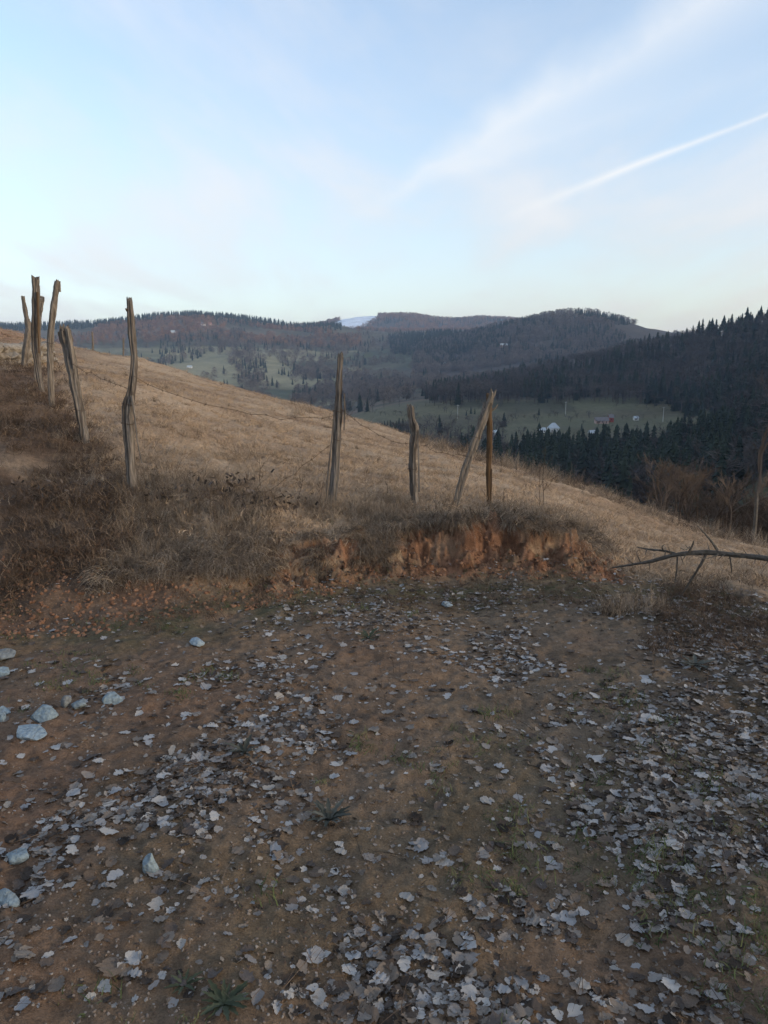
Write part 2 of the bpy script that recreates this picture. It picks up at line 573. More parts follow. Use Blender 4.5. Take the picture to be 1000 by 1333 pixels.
def ground_z(x, y, fine=True):
    x, y = np.asarray(x, float), np.asarray(y, float)
    m, t, face = bank_mask(x, y)
    r = np.sqrt(x * x + y * y)
    tz, fz = track_z(x, y), field_z(x, y)
    z = tz * (1 - m) + fz * m
    z = z + (0.055 * fbm(x, y, 1.1, 3, 8) * (0.5 + m) + 0.030 * fbm(x, y, 4.5, 3, 9))
    # terracettes and hollows in the pasture
    z = z + m * 0.05 * fbm(x * 0.5, y * 1.6 + x * 0.35, 1.4, 3, 33) * sst(6, 9, y)
    if fine:
        z = z + 0.016 * fbm(x, y, 16, 3, 10) * (1 - 0.6 * sst(9, 16, r))
        onface = face * sst(-0.2, 0.2, t) * (1 - sst(0.95, 1.25, t))
        z = z + onface * (0.11 * fbm(x, y + .3 * np.clip(t, -1, 2), 9, 4, 41, .75))
    return z


def rows_cols():
    rr = np.concatenate([np.linspace(0.25, 1.4, 24)[:-1], np.linspace(1.4, 4.2, 210)[:-1], np.linspace(4.2, 7.2, 240)[:-1],
                         np.geomspace(7.2, 24, 130)[:-1], np.geomspace(24, 95, 50)])
    az = np.concatenate([np.linspace(-180, -60, 50)[:-1], np.linspace(-60, -33, 60)[:-1], np.linspace(-33, 33, 620)[:-1], np.linspace(33, 60, 60)[:-1], np.linspace(60, 180, 51)])
    return rr, np.radians(az)


def grid_object(name, X, Y, Zz, C, m):
    nr, nc = X.shape
    co = np.stack([X, Y, Zz], -1).reshape(-1, 3)
    idx = np.arange(nr * nc).reshape(nr, nc)
    q = np.stack([idx[:-1, :-1], idx[:-1, 1:], idx[1:, 1:], idx[1:, :-1]], -1).reshape(-1, 4)
    q = q[:, ::-1]
    me = bpy.data.meshes.new(name)
    me.vertices.add(len(co))
    me.vertices.foreach_set('co', co.astype(np.float32).ravel())
    me.loops.add(q.size)
    me.loops.foreach_set('vertex_index', q.astype(np.int32).ravel())
    me.polygons.add(len(q))
    me.polygons.foreach_set('loop_start', np.arange(0, q.size, 4, dtype=np.int32))
    me.polygons.foreach_set('use_smooth', np.ones(len(q), dtype=bool))
    me.update()
    me.validate()
    at = me.color_attributes.new('Col', 'FLOAT_COLOR', 'POINT')
    at.data.foreach_set('color', np.concatenate([C.reshape(-1, 3), np.ones((len(co), 1))], 1).astype(np.float32).ravel())
    me.materials.append(m)
    return tag(obj(name, me), kind='structure')


def mixc(a, b, t):
    return a * (1 - t[..., None]) + b * t[..., None]


def ground_color(x, y):
    m, t, face = bank_mask(x, y)
    tan = np.array([0.39, 0.29, 0.195])
    tan2 = np.array([0.20, 0.135, 0.088])
    clay = np.array([0.160, 0.120, 0.084])
    red = np.array([0.180, 0.103, 0.065])
    facec = np.array([0.225, 0.122, 0.075])
    olive = np.array([0.085, 0.080, 0.045])
    dark = np.array([0.062, 0.046, 0.035])
    n1 = fbm(x, y, 1.2, 4, 21)
    n2 = fbm(x, y, 0.5, 3, 22)
    n3 = fbm(x, y + face * .4 * np.clip(t, -1, 2), 4.0, 4, 23)
    tr = np.zeros(x.shape + (3,)) + clay
    tr = mixc(tr, red, np.clip(sst(0.4, -1.6, x) * 0.7 + n1 * 0.7, 0, 1))
    tr = mixc(tr, dark, np.clip(sst(0.9, 1.9, x - 0.12 * (y - 2)) * 0.65 + n3 * 0.8 - 0.05, 0, 0.85))  # tree shade toward the right put into the soil colour, plus mottling
    tr = mixc(tr, olive, np.clip(sst(0.12, 0.45, n2 + 0.3 * n3) * 0.3, 0, 1))
    # strip along the foot of the bank: damp mossy litter
    foot = np.exp(-((y - bank_y(x) + 0.25) / 0.45) ** 2)
    tr = mixc(tr, olive, np.clip(foot * (0.45 + n3), 0, 0.8))
    fi = np.zeros(x.shape + (3,)) + tan
    fi = mixc(fi, tan2, np.clip(0.35 + 1.3 * fbm(x * 0.6, y * 1.5, 1.0, 4, 25), 0, 1))
    # eroded left bank: bare reddish-brown earth with dark scrub
    lb = sst(-1.7, -2.3, x + (y - 6.0) * 0.55) * sst(26, 12, y)
    fi = mixc(fi, np.array([0.145, 0.092, 0.060]), np.clip(lb * (0.8 + 0.8 * n1), 0, 1))
    fi = mixc(fi, dark, np.clip(lb * sst(9.0, 5.5, y) * (0.75 + 1.2 * n3), 0, 0.9))
    # second knoll at the left, warm bracken brown
    kn = sst(-8, -11, x) * sst(16, 20, y)
    fi = mixc(fi, np.array([0.26, 0.14, 0.08]), np.clip(kn * (0.7 + n1), 0, 1))
    c = mixc(tr, fi, np.clip(m * 1.15, 0, 1))
    onface = face * sst(-0.5, 0.15, t) * (1 - sst(0.95, 1.12, t))
    c = mixc(c, facec, np.clip(onface * (0.35 + .55 * sst(-.3, .5, x) + 1.5 * n3), 0, 1))
    c = mixc(c, np.array([0.12, 0.06, 0.035]), np.clip(onface * sst(0.02, 0.3, fbm(x, y + .45 * np.clip(t, -1, 2), 9, 4, 77)), 0, .8))
    return c


rr, az = rows_cols()
GR, GA = np.meshgrid(rr, az, indexing='ij')
GX, GY = GR * np.sin(GA), GR * np.cos(GA)
GZ = ground_z(GX, GY)
ground = grid_object('ground', GX, GY, GZ, ground_color(GX, GY), M['ground'])


def gz(x, y):
    return float(ground_z(np.array([x]), np.array([y]))[0])


def on_ground(u, v):
    """first hit of a pixel ray with the near ground"""
    ys = np.geomspace(1.0, 60, 1500)
    b = (v - 666.5) / F_PX
    dy = math.cos(PITCH) - b * math.sin(PITCH)
    xs = (u - 500) / F_PX / dy * ys
    zs = EYE + vtan(v) * ys
    h = ground_z(xs, ys) - zs
    k = np.argmax(h > 0)
    if not (h > 0).any():
        k = len(ys) - 1
    return Vector((xs[k], ys[k], float(ground_z(xs[k:k + 1], ys[k:k + 1])[0])))

# ------------------------------------------------------------------ the valley and the hills


ROWS = {
    45: {-900: 640, -300: 800, -100: 900, 900: 900, 1000: 830, 1150: 770, 1500: 700, 2200: 650},
    80: {-900: 640, -100: 790, 850: 800, 900: 785, 1000: 745, 1150: 670, 1500: 600, 2200: 560},
    120: {-900: 600, -100: 690, 850: 695, 1000: 672, 1150: 600, 1500: 540, 2200: 500},
    250: {-900: 560, 0: 660, 850: 660, 900: 655, 1000: 620, 1150: 530, 1500: 450, 2200: 400},
    330: {-900: 540, 0: 635, 400: 635, 500: 612, 800: 612, 900: 602, 1000: 575, 1150: 480, 1500: 390, 2200: 330},
    400: {-900: 520, 0: 615, 400: 600, 500: 579, 800: 575, 900: 575, 1000: 545, 1150: 445, 1500: 345, 2200: 290},
    480: {-900: 500, 0: 598, 400: 582, 500: 556, 600: 550, 800: 552, 900: 556, 1000: 515, 1150: 418, 1500: 315, 2200: 265},
    560: {-900: 490, 0: 580, 400: 566, 500: 532, 600: 523, 800: 521, 900: 528, 1000: 488, 1150: 402, 1500: 300, 2200: 250},
    650: {-900: 480, 0: 562, 400: 552, 500: 524, 600: 512, 700: 503, 800: 496, 900: 482, 1000: 452, 1150: 392, 1500: 300, 2200: 245},
    800: {-900: 460, 0: 542, 400: 534, 500: 518, 600: 508, 700: 488, 800: 466, 850: 454, 900: 446, 1000: 425, 1150: 395, 1500: 300, 2200: 240},
    1000: {-900: 450, 0: 522, 300: 518, 400: 516, 500: 509, 600: 504, 700: 496, 800: 482, 900: 466, 1000: 446, 1150: 415, 1500: 320, 2200: 245},
    1350: {-900: 440, 0: 482, 200: 484, 300: 480, 400: 486, 500: 486, 600: 476, 700: 462, 800: 458, 900: 458, 1000: 450, 1150: 420, 1500: 330, 2200: 250},
    1700: {-900: 425, 0: 456, 200: 452, 300: 450, 400: 456, 500: 456, 560: 446, 600: 436, 640: 424, 700: 412, 740: 406, 770: 407, 800: 415, 830: 424, 860: 434, 900: 440, 1000: 440, 1150: 412, 1500: 330, 2200: 255},
    2300: {-900: 410, -100: 428, 0: 427, 100: 424, 150: 420, 200: 412, 250: 407, 300: 413, 350: 421, 400: 423, 440: 425, 500: 432, 600: 431, 700: 428, 800: 431, 850: 434, 900: 437, 1000: 440, 1150: 410, 1500: 345, 2200: 330},
    2800: {-900: 425, 0: 436, 400: 434, 500: 434, 600: 434, 800: 437, 1000: 440, 1150: 415, 1500: 380, 2200: 375},
    3500: {-900: 430, 0: 440, 380: 434, 430: 420, 455: 413, 480: 412, 500: 412, 525: 410, 550: 413, 580: 419, 600: 416, 625: 413, 650: 414, 700: 422, 800: 434, 1000: 440, 1150: 420, 1500: 395, 2200: 385},
    4600: {-900: 440, 0: 446, 500: 440, 1000: 442, 1150: 425, 1500: 405, 2200: 395},
}
RD = np.array(sorted(ROWS))


def u_of_az(a):
    t = np.clip(a, R(-60), R(62))
    return 500 + F_PX * np.tan(t) / math.cos(PITCH) * 1.0


_T = []
_az = np.radians(np.arange(-180, 180.01, 0.4))
for D in RD:
    k = sorted(ROWS[D].items())
    uu = [a for a, b in k]
    vv = [b for a, b in k]
    row = np.interp(u_of_az(_az), uu, vv)
    back = sst(R(75), R(150), np.abs(_az))
    row = row * (1 - back) + 400 * back
    ker = np.exp(-0.5 * (np.arange(-6, 7) / 2.2) ** 2)
    ker /= ker.sum()
    row = np.convolve(np.pad(row, 6, mode='wrap'), ker, 'valid')
    _T.append(vtan(row))
_T = np.array(_T)


def valley_z(a, D, noise=True):
    a, D = np.asarray(a, float), np.asarray(D, float)
    fa = (a - _az[0]) / (_az[1] - _az[0])
    ia = np.clip(fa.astype(int), 0, len(_az) - 2)
    ta = fa - ia
    lD = np.log(RD)
    fd = np.interp(np.log(D), lD, np.arange(len(RD)))
    jd = np.clip(fd.astype(int), 0, len(RD) - 2)
    td = fd - jd

    def hz(j):
        T = _T[j, ia] * (1 - ta) + _T[j, ia + 1] * ta
        return EYE + T * RD[j] * np.maximum(np.cos(a), 0.36)  # low floor lets the sun pass over the unseen side hills
    j0, j3 = np.maximum(jd - 1, 0), np.minimum(jd + 2, len(RD) - 1)
    p0, p1, p2, p3 = hz(j0), hz(jd), hz(jd + 1), hz(j3)
    d1, d2 = (p2 - p0) * .5, (p3 - p1) * .5
    lim = np.abs(p2 - p1) * 1.5 + 0.5
    d1, d2 = np.clip(d1, -lim, lim), np.clip(d2, -lim, lim)
    z = (2 * td ** 3 - 3 * td ** 2 + 1) * p1 + (td ** 3 - 2 * td ** 2 + td) * d1 + (-2 * td ** 3 + 3 * td ** 2) * p2 + (td ** 3 - td ** 2) * d2
    if noise:
        x, y = D * np.sin(a), D * np.cos(a)
        z = z + np.clip(D / 260, 0.5, 10) * fbm(x, y, 1 / 130.0, 4, 51)
    return z


def inpoly(u, v, poly):
    res = np.zeros(u.shape, bool)
    j = len(poly) - 1
    for i in range(len(poly)):
        xi, yi = poly[i]
        xj, yj = poly[j]
        res ^= ((yi > v) != (yj > v)) & (u < (xj - xi) * (v - yi) / (yj - yi + 1e-9) + xi)
        j = i
    return res


VR = np.geomspace(45, 4600, 300)
VA = np.radians(np.concatenate([np.linspace(-180, -40, 60)[:-1], np.linspace(-40, 40, 420)[:-1], np.linspace(40, 180, 61)]))
VD, VAz = np.meshgrid(VR, VA, indexing='ij')
VX, VY = VD * np.sin(VAz), VD * np.cos(VAz)
VZ = valley_z(VAz, VD)
VU, VV = to_px(VX, VY, VZ)
vg = np.array([0.075, 0.080, 0.042])
vbrown = np.array([0.13, 0.095, 0.065])
vfloor = np.array([0.060, 0.047, 0.040])
C = np.zeros(VX.shape + (3,)) + vg
n1 = fbm(VX, VY, 1 / 260.0, 4, 61)
C = mixc(C, vbrown, np.clip(0.15 + 1.6 * n1 + sst(1300, 2200, VD) * .7, 0, 1))
SNOW = [(428, 427), (448, 413), (474, 404), (500, 405), (490, 415), (464, 430)]
C = mixc(C, np.array([0.110, 0.108, 0.060]), .7 * ((VD > 330) & (VD < 620)))
n9 = fbm(VX * .35, VY, 1 / 38.0, 4, 66)
C = mixc(C, np.array([0.10, 0.085, 0.052]), np.clip(sst(.0, .35, n9), 0, .8))
C = mixc(C, np.array([0.045, 0.044, 0.028]), np.clip(sst(.12, .4, fbm(VX, VY, 1 / 60.0, 4, 67)), 0, .7))
C = mixc(C, np.array([0.27, 0.24, 0.135]), .85 * sst(-.1, .2, n1 + .25) * (VD > 850) * (VD < 1700) * (VU < 470))
far_forest = ((VD > 1050) & (VU > 560)) | (VD > 3000)
C = mixc(C, vfloor, far_forest * 0.85)
C = mixc(C, vfloor, 0.8 * ((VD > 570) & (VD < 1000) & (VU > 560)))
C = mixc(C, np.array([0.74, 0.78, 0.84]), 1.0 * ((inpoly(VU, VV, SNOW)) & (VD > 2900)))
hills = grid_object('hills', VX, VY, VZ, C, M['valley'])


def on_hill(u, v, d0=150, d1=4500):
    """farthest-front hit of the pixel ray with the valley land between two distances"""
    a = math.atan((u - 500) / F_PX * math.cos(PITCH))
    Ds = np.geomspace(d0, d1, 1500)
    z = valley_z(np.full(Ds.shape, a), Ds)
    ray = EYE + vtan(v) * Ds * math.cos(a)
    h = z - ray
    k = int(np.argmax(h > 0)) if (h > 0).any() else len(Ds) - 1
    D = Ds[k]
    return Vector((D * math.sin(a), D * math.cos(a), z[k]))


# ------------------------------------------------------------------ scatter on points (for what nobody could count)


def scatter(name, pts, rots, scs, idx, protos, parent=None):
    """protos: list of lists of mesh objects that already stand in the scene"""
    me = bpy.data.meshes.new(name)
    me.from_pydata([tuple(p) for p in pts], [], [])
    a = me.attributes.new('rot', 'FLOAT_VECTOR', 'POINT')
    a.data.foreach_set('vector', np.asarray(rots, np.float32).ravel())
    a = me.attributes.new('sc', 'FLOAT_VECTOR', 'POINT')
    s = np.asarray(scs, np.float32)
    if s.ndim == 1:
        s = np.stack([s, s, s], 1)
    a.data.foreach_set('vector', s.ravel())
    a = me.attributes.new('idx', 'INT', 'POINT')
    a.data.foreach_set('value', np.asarray(idx, np.int32))
    o = obj(name, me, parent)
    o['kind'] = 'stuff'
    ng = bpy.data.node_groups.new(name, 'GeometryNodeTree')
    ng.interface.new_socket(name='Geometry', in_out='INPUT', socket_type='NodeSocketGeometry')
    ng.interface.new_socket(name='Geometry', in_out='OUTPUT', socket_type='NodeSocketGeometry')
    gi, go = ng.nodes.new('NodeGroupInput'), ng.nodes.new('NodeGroupOutput')
    join = ng.nodes.new('GeometryNodeJoinGeometry')

    def named(nm, t):
        n = ng.nodes.new('GeometryNodeInputNamedAttribute')
        n.data_type = t
        n.inputs[0].default_value = nm
        return [s for s in n.outputs if s.enabled][0]
    ar, asc, ai = named('rot', 'FLOAT_VECTOR'), named('sc', 'FLOAT_VECTOR'), named('idx', 'INT')
    for k, lst in enumerate(protos):
        cmp_ = ng.nodes.new('FunctionNodeCompare')
        cmp_.data_type = 'INT'
        cmp_.operation = 'EQUAL'
        ins = [s for s in cmp_.inputs if s.enabled]
        ng.links.new(ai, ins[0])
        ins[1].default_value = k
        pj = ng.nodes.new('GeometryNodeJoinGeometry')
        for po in lst:
            oi = ng.nodes.new('GeometryNodeObjectInfo')
            oi.transform_space = 'ORIGINAL'
            oi.inputs['Object'].default_value = po
            ng.links.new(oi.outputs['Geometry'], pj.inputs[0])
        ip = ng.nodes.new('GeometryNodeInstanceOnPoints')
        ng.links.new(gi.outputs[0], ip.inputs['Points'])
        ng.links.new([s for s in cmp_.outputs if s.enabled][0], ip.inputs['Selection'])
        ng.links.new(pj.outputs[0], ip.inputs['Instance'])
        ng.links.new(ar, ip.inputs['Rotation'])
        ng.links.new(asc, ip.inputs['Scale'])
        ng.links.new(ip.outputs[0], join.inputs[0])
    ng.links.new(join.outputs[0], go.inputs[0])
    md = o.modifiers.new('scatter', 'NODES')
    md.node_group = ng
    return o


def zrot(n):
    r = np.zeros((n, 3))
    r[:, 2] = rng.uniform(0, 6.283, n)
    return r

# ------------------------------------------------------------------ trees of the valley


def conifer_crown(name, seed, tiers, per, slim=0.17, m='conifer', bare_base=0.06):
    """unit-height spruce: drooping jagged boughs in whorls"""
    r_ = random.Random(seed)
    v, f = [], []
    for t in range(tiers):
        h = bare_base + (0.97 - bare_base) * t / tiers + r_.uniform(-.01, .01)
        rad = slim * (1 - h) ** 0.85 * r_.uniform(.82, 1.12) + 0.012
        n = max(4, int(per * (1 - 0.5 * h)))
        for k in range(n):
            a = 2 * math.pi * (k + r_.uniform(-.3, .3)) / n + t * 1.3
            L_ = rad * r_.uniform(.65, 1.2)
            wd = L_ * r_.uniform(.30, .5)
            dr = L_ * r_.uniform(.25, .75)
            th = 0.9 / tiers
            ca, sa = math.cos(a), math.sin(a)
            b = len(v)
            v += [(0, 0, h + th * 1.1), (ca * L_ * .6 - sa * wd, sa * L_ * .6 + ca * wd, h - dr * .5),
                  (ca * L_, sa * L_, h - dr), (ca * L_ * .6 + sa * wd, sa * L_ * .6 - ca * wd, h - dr * .55), (ca * L_ * .25, sa * L_ * .25, h - th * .8)]
            f += [(b, b + 1, b + 2), (b, b + 2, b + 3), (b + 4, b + 2, b + 1), (b + 4, b + 3, b + 2)]
    b = len(v)
    v += [(0.006, 0, .93), (-.004, .005, .93), (-.003, -.005, .93), (0, 0, 1.0)]
    f += [(b, b + 1, b + 3), (b + 1, b + 2, b + 3), (b + 2, b, b + 3)]
    return mesh(name, v, f, M[m])


def trunk_mesh(name, h, r0, m='trunk'):
    return MB().tube([(0, 0, -0.03), (0.004, 0, h * .4), (0, 0.003, h)], [r0, r0 * .7, r0 * .25], 6).me(name, M[m])


def bare_crown(name, seed, depth=5, m='bare', spread=0.55, twig=0.0022, start=0.12, fine=True):
    """unit-height leafless tree: limbs, branches and a haze of twigs"""
    r_ = random.Random(seed)
    mb = MB()

    def grow(p, d, ln, rad, lev):
        q = p + d * ln
        mid = (p + q) / 2 + Vector((r_.uniform(-1, 1), r_.uniform(-1, 1), r_.uniform(-1, 1))) * ln * .07
        if lev <= 1:
            s = d.orthogonal().normalized() * max(rad, twig)
            mb.v += [p - s, p + s, q]
            b = len(mb.v)
            mb.f.append((b - 3, b - 2, b - 1))
        else:
            mb.tube([p, mid, q], [rad, rad * .85, rad * .65], 3 if lev < depth else 5, cap=False)
        if lev == 0:
            return
        n = r_.choice((3, 3, 4)) if lev > 1 else r_.choice((4, 5, 6))
        for k in range(n):
            t = r_.uniform(.35, 1.0) if k else 1.0
            nd = (d + Vector((r_.gauss(0, spread), r_.gauss(0, spread), r_.gauss(.12, spread * .6)))).normalized()
            grow(p + (q - p) * t, nd, ln * r_.uniform(.55, .82), rad * r_.uniform(.45, .62), lev - 1)
    grow(Vector((0, 0, start)), Vector((0, 0, 1)), 0.26, 0.013, depth)
    zs = max(p.z for p in mb.v)
    mb.v = [Vector((p.x, p.y, p.z)) / zs for p in mb.v]
    return mb.me(name, M[m])


def puff_crown(name, seed, n, m, w=.30, zlo=.18):
    """far deciduous crown: a cloud of short upright twig slivers"""
    r_ = random.Random(seed)
    v, f = [], []
    for i in range(n):
        a, t = r_.uniform(0, 6.283), r_.random()
        z = zlo + (1 - zlo) * t
        rad = w * math.sin(math.pi * min(1, .12 + .86 * t)) ** .7 * math.sqrt(r_.random()) * r_.uniform(.75, 1.15)
        x, y = rad * math.cos(a), rad * math.sin(a)
        d = Vector((x * 1.1 + r_.gauss(0, .05), y * 1.1 + r_.gauss(0, .05), .22)).normalized() * r_.uniform(.07, .17)
        s = Vector((r_.gauss(0, 1), r_.gauss(0, 1), r_.gauss(0, .3))).normalized() * r_.uniform(.006, .016)
        b = len(v)
        p = Vector((x, y, z - .08))
        v += [p - s, p + s, p + d]
        f.append((b, b + 1, b + 2))
    return mesh(name, v, f, M[m])


def tree(name, crown, trunk, loc, h, rz, label, cat, group, wid=1.0):
    e = empty(name, loc, (0, 0, rz), (h * wid, h * wid, h))
    tag(e, label, cat, group)
    obj('trunk', trunk, e)
    obj('crown', crown, e)
    return e


con_m = [conifer_crown('spruce_crown', s, t, p, sl) for s, t, p, sl in ((1, 22, 11, .17), (2, 19, 10, .20), (3, 24, 10, .15), (4, 17, 9, .22))]
con_t = trunk_mesh('spruce_trunk', .9, .012)
pine_m = []
for s in (5, 6):
    # pine with a bare stem and a ragged top
    pine_m.append(conifer_crown('pine_crown', s, 10, 9, .30, 'conifer', .42))
bare_m = [bare_crown('bare_crown', s, 4) for s in (11, 12, 13)]
bare_t = trunk_mesh('bare_trunk', .30, .016)
con_far = [conifer_crown('far_spruce_crown', s, 9, 7, .19) for s in (21, 22)]
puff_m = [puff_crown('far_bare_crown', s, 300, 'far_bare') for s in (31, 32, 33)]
rus_m = [puff_crown('far_russet_crown', s, 300, 'russet') for s in (41, 42)]

trees = []
# spruces and pines on the skyline of the wooded ridge
prof_u = [826, 845, 868, 884, 898, 910, 922, 934, 946, 956, 966, 978, 988, 998, 1015, 1040, 1070]
prof_v = [439, 434, 427, 432, 424, 415, 411, 409, 408, 412, 400, 401, 394, 391, 394, 392, 388]
uu = list(np.arange(824, 1072, 6.2))
for i, u in enumerate(uu):
    u = u + random.uniform(-2, 2)
    D = 800 + random.uniform(-22, 8)
    a = math.atan((u - 500) / F_PX * math.cos(PITCH))
    z = float(valley_z(np.array([a]), np.array([D]))[0])
    top = np.interp(u, prof_u, prof_v) + random.uniform(-2, 5)
    ztop = EYE + float(vtan(top)) * D * math.cos(a)
    h = max(10, min(30, ztop - z))
    loc = (D * math.sin(a), D * math.cos(a), z - .3)
    if i % 5 in (1, 3):
        t = tree('pine_tree', pine_m[i % 2], con_t, loc, h, random.uniform(0, 6), 'dark ragged pine on the skyline of the wooded ridge', 'tree', 'pines on the ridge skyline')
    else:
        t = tree('spruce_tree', con_m[i % 4], con_t, loc, h, random.uniform(0, 6), 'dark pointed spruce on the skyline of the wooded ridge', 'tree', 'spruces on the ridge skyline', random.uniform(1.1, 1.6))
    trees.append(t)

# tall dark spruces in the hollow below the pasture
for i in range(46):
    u = 632 + i * 6.6 + random.uniform(-4, 4)
    D = random.uniform(262, 322)
    a = math.atan((u - 500) / F_PX * math.cos(PITCH))
    z = float(valley_z(np.array([a]), np.array([D]))[0])
    h = random.uniform(11, 24) * (1.0 if 660 < u < 900 else .85)
    tree('spruce_tree', con_m[(i * 7) % 4], con_t, (D * math.sin(a), D * math.cos(a), z - .3), h, random.uniform(0, 6),
         'dark blue green spruce in the hollow below the farm meadow', 'tree', 'spruces in the hollow', random.uniform(.9, 1.2))
# single spruces standing out among the fields
for u, v, h, dmin, lab in ((354, 502, 15, 800, 'lone dark spruce beside the small green field across the valley'),
                     (360, 504, 12, 800, 'shorter spruce close beside the lone dark spruce across the valley'),
                     (380, 521, 9, 800, 'small spruce at the foot of the green field across the valley'),
                     (389, 517, 10, 800, 'small spruce next to the bare hedge across the valley'),
                     (327, 452, 18, 1000, 'spruce standing at the upper edge of the tilted brown field'),
                     (469, 536, 15, 600, 'dark spruce just beyond the pasture brow, taller of the pair'),
                     (478, 541, 12, 600, 'dark spruce just beyond the pasture brow, shorter of the pair'),
                     (604, 500, 18, 620, 'spruce at the tip of the wooded ridge, tallest there'),
                     (592, 503, 13, 620, 'spruce at the very end of the wooded ridge'),
                     (628, 498, 14, 620, 'spruce with a narrow top near the tip of the wooded ridge'),
                     (640, 494, 17, 620, 'broad spruce near the tip of the wooded ridge'),
                     (664, 486, 16, 620, 'spruce between the ridge tip and the pale clearing')):
    p = on_hill(u, v, dmin)
    tree('spruce_tree', con_m[int(u) % 4], con_t, p - Vector((0, 0, .3)), h, u, lab, 'tree', 'single spruces', 1.25)
# little orchard trees on the farm meadow
orch = bare_crown('orchard_crown', 77, 4, 'bare', .8, .006, .12)
for u, v, h in ((669, 549, 5.5), (698, 547, 4.5), (724, 543, 5), (650, 552, 4.5), (612, 553, 6), (590, 556, 5.5), (560, 552, 6), (540, 548, 6), (570, 566, 6), (684, 566, 5), (905, 552, 5), (630, 558, 5)):
    p = on_hill(u, v, 340, 700)
    tree('orchard_tree', orch, bare_t, p - Vector((0, 0, .1)), h, u, 'small round bare fruit tree on the green farm meadow', 'tree', 'fruit trees on the meadow', 1.25)
# stand-ins that are real trees: one of each far kind
b0 = tree('bare_tree', bare_m[0], bare_t, on_hill(520, 530, 500, 900), 11, 0, 'leafless grey tree at the meadow edge beneath the bare wood', 'tree', 'bare trees at the wood edge')
b1 = tree('bare_tree', bare_m[1], bare_t, on_hill(500, 533, 500, 900), 12, 1, 'leafless grey tree at the meadow edge beneath the bare wood', 'tree', 'bare trees at the wood edge')
b2 = tree('bare_tree', bare_m[2], bare_t, on_hill(485, 537, 500, 900), 10, 2, 'leafless grey tree at the meadow edge beneath the bare wood', 'tree', 'bare trees at the wood edge')
cf = [tree('spruce_tree', con_far[k], con_t, on_hill(u, v, 900), 14, k, 'far spruce in the dark belt of trees across the valley', 'tree', 'far spruces') for k, (u, v) in enumerate(((566, 455), (548, 458)))]
pf = [tree('bare_tree', puff_m[k], bare_t, on_hill(u, v, 900), 11, k, 'far leafless tree on the slope across the valley', 'tree', 'far bare trees') for k, (u, v) in enumerate(((420, 470), (445, 475), (400, 478)))]
rf = [tree('russet_tree', rus_m[k], bare_t, on_hill(u, v, 1200), 12, k, 'russet brown leafless tree on the far slope, sunlight in its colour', 'tree', 'far russet trees') for k, (u, v) in enumerate(((200, 432), (220, 430)))]


def parts(e):
    return [c for c in e.children]


PROTO_CON = [parts(t) for t in (trees[0], trees[2], trees[5], trees[7])]
ALLP = {'con': PROTO_CON, 'bare': [parts(t) for t in (b0, b1, b2)], 'confar': [parts(t) for t in cf], 'puff': [parts(t) for t in pf], 'rus': [parts(t) for t in rf]}


def wood(name, n, ulim, dlim, poly, mix, hlim, seed, dens=0.0, avoid=(), label=None):
    """trees whose feet fall inside an area of hillside"""
    r_ = np.random.default_rng(seed)
    k = n * 14
    u = r_.uniform(ulim[0], ulim[1], k)
    D = np.sqrt(r_.uniform(dlim[0] ** 2, dlim[1] ** 2, k))
    a = np.arctan((u - 500) / F_PX * math.cos(PITCH))
    z = valley_z(a, D)
    x, y = D * np.sin(a), D * np.cos(a)
    pu, pv = to_px(x, y, z)
    ok = np.ones(k, bool)
    if poly is not None:
        ok &= inpoly(pu, pv, poly)
    for q in avoid:
        ok &= ~inpoly(pu, pv, q)
    if dens:
        ok &= fbm(x, y, 1 / dens, 3, seed) > -0.02
    sel = np.nonzero(ok)[0][:n]
    m = len(sel)
    if m == 0:
        print('empty wood', name)
        return
    pr, idx0, kinds, ws = [], [], [], []
    for kd, wgt in mix:
        idx0.append(len(pr))
        pr += ALLP[kd]
        kinds.append(kd)
        ws.append(wgt)
    ws = np.array(ws) / sum(ws)
    # kinds grow in groups
    g = fbm(x[sel], y[sel], 1 / (dlim[1] * .035), 2, seed + 5) * .9 + r_.uniform(-.35, .35, m)
    order = np.argsort(np.argsort(g)) / m
    kk = np.searchsorted(np.cumsum(ws), order, side='right').clip(0, len(ws) - 1)
    idx = np.array([idx0[c] + r_.integers(len(ALLP[kinds[c]])) for c in kk])
    h = r_.uniform(hlim[0], hlim[1], m) * np.where(np.array([kinds[c] for c in kk]) == 'con', 1.15, 1.0)
    wd = h * r_.uniform(.9, 1.3, m) * np.where(np.isin(np.array([kinds[c] for c in kk]), ['puff', 'rus', 'bare']), 1.45, 1.1)
    rot = np.zeros((m, 3))
    rot[:, 2] = r_.uniform(0, 6.28, m)
    o = scatter(name, np.stack([x[sel], y[sel], z[sel] - .3], 1), rot, np.stack([wd, wd, h], 1), idx, pr)
    return tag(o, label, None, None, 'stuff')


MEADOW = [(455, 528), (520, 520), (640, 518), (760, 513), (870, 520), (935, 545), (935, 580), (900, 575), (640, 578), (455, 575)]
wood('ridge_wood', 3200, (555, 1250), (548, 812), None, [('con', .26), ('bare', .74)], (9, 15), 101, avoid=[[(655, 478), (705, 462), (712, 476), (668, 492)]], label='dark mixed wood covering the near ridge')
wood('valley_wood', 900, (600, 960), (205, 330), None, [('con', .74), ('bare', .26)], (9, 19), 102, label='dark spruce wood filling the hollow')
wood('gully_wood', 1500, (880, 1250), (170, 600), None, [('con', .38), ('bare', .62)], (9, 15), 103, avoid=[[(860, 540), (935, 545), (930, 580), (870, 578)]], label='dark wood on the slope beside the gully')
wood('gully_thicket', 420, (430, 660), (300, 470), None, [('bare', .85), ('con', .15)], (5, 9), 104, 40, avoid=[[(455, 528), (640, 520), (640, 556), (455, 556)]], label='grey leafless thicket along the foot of the meadow')
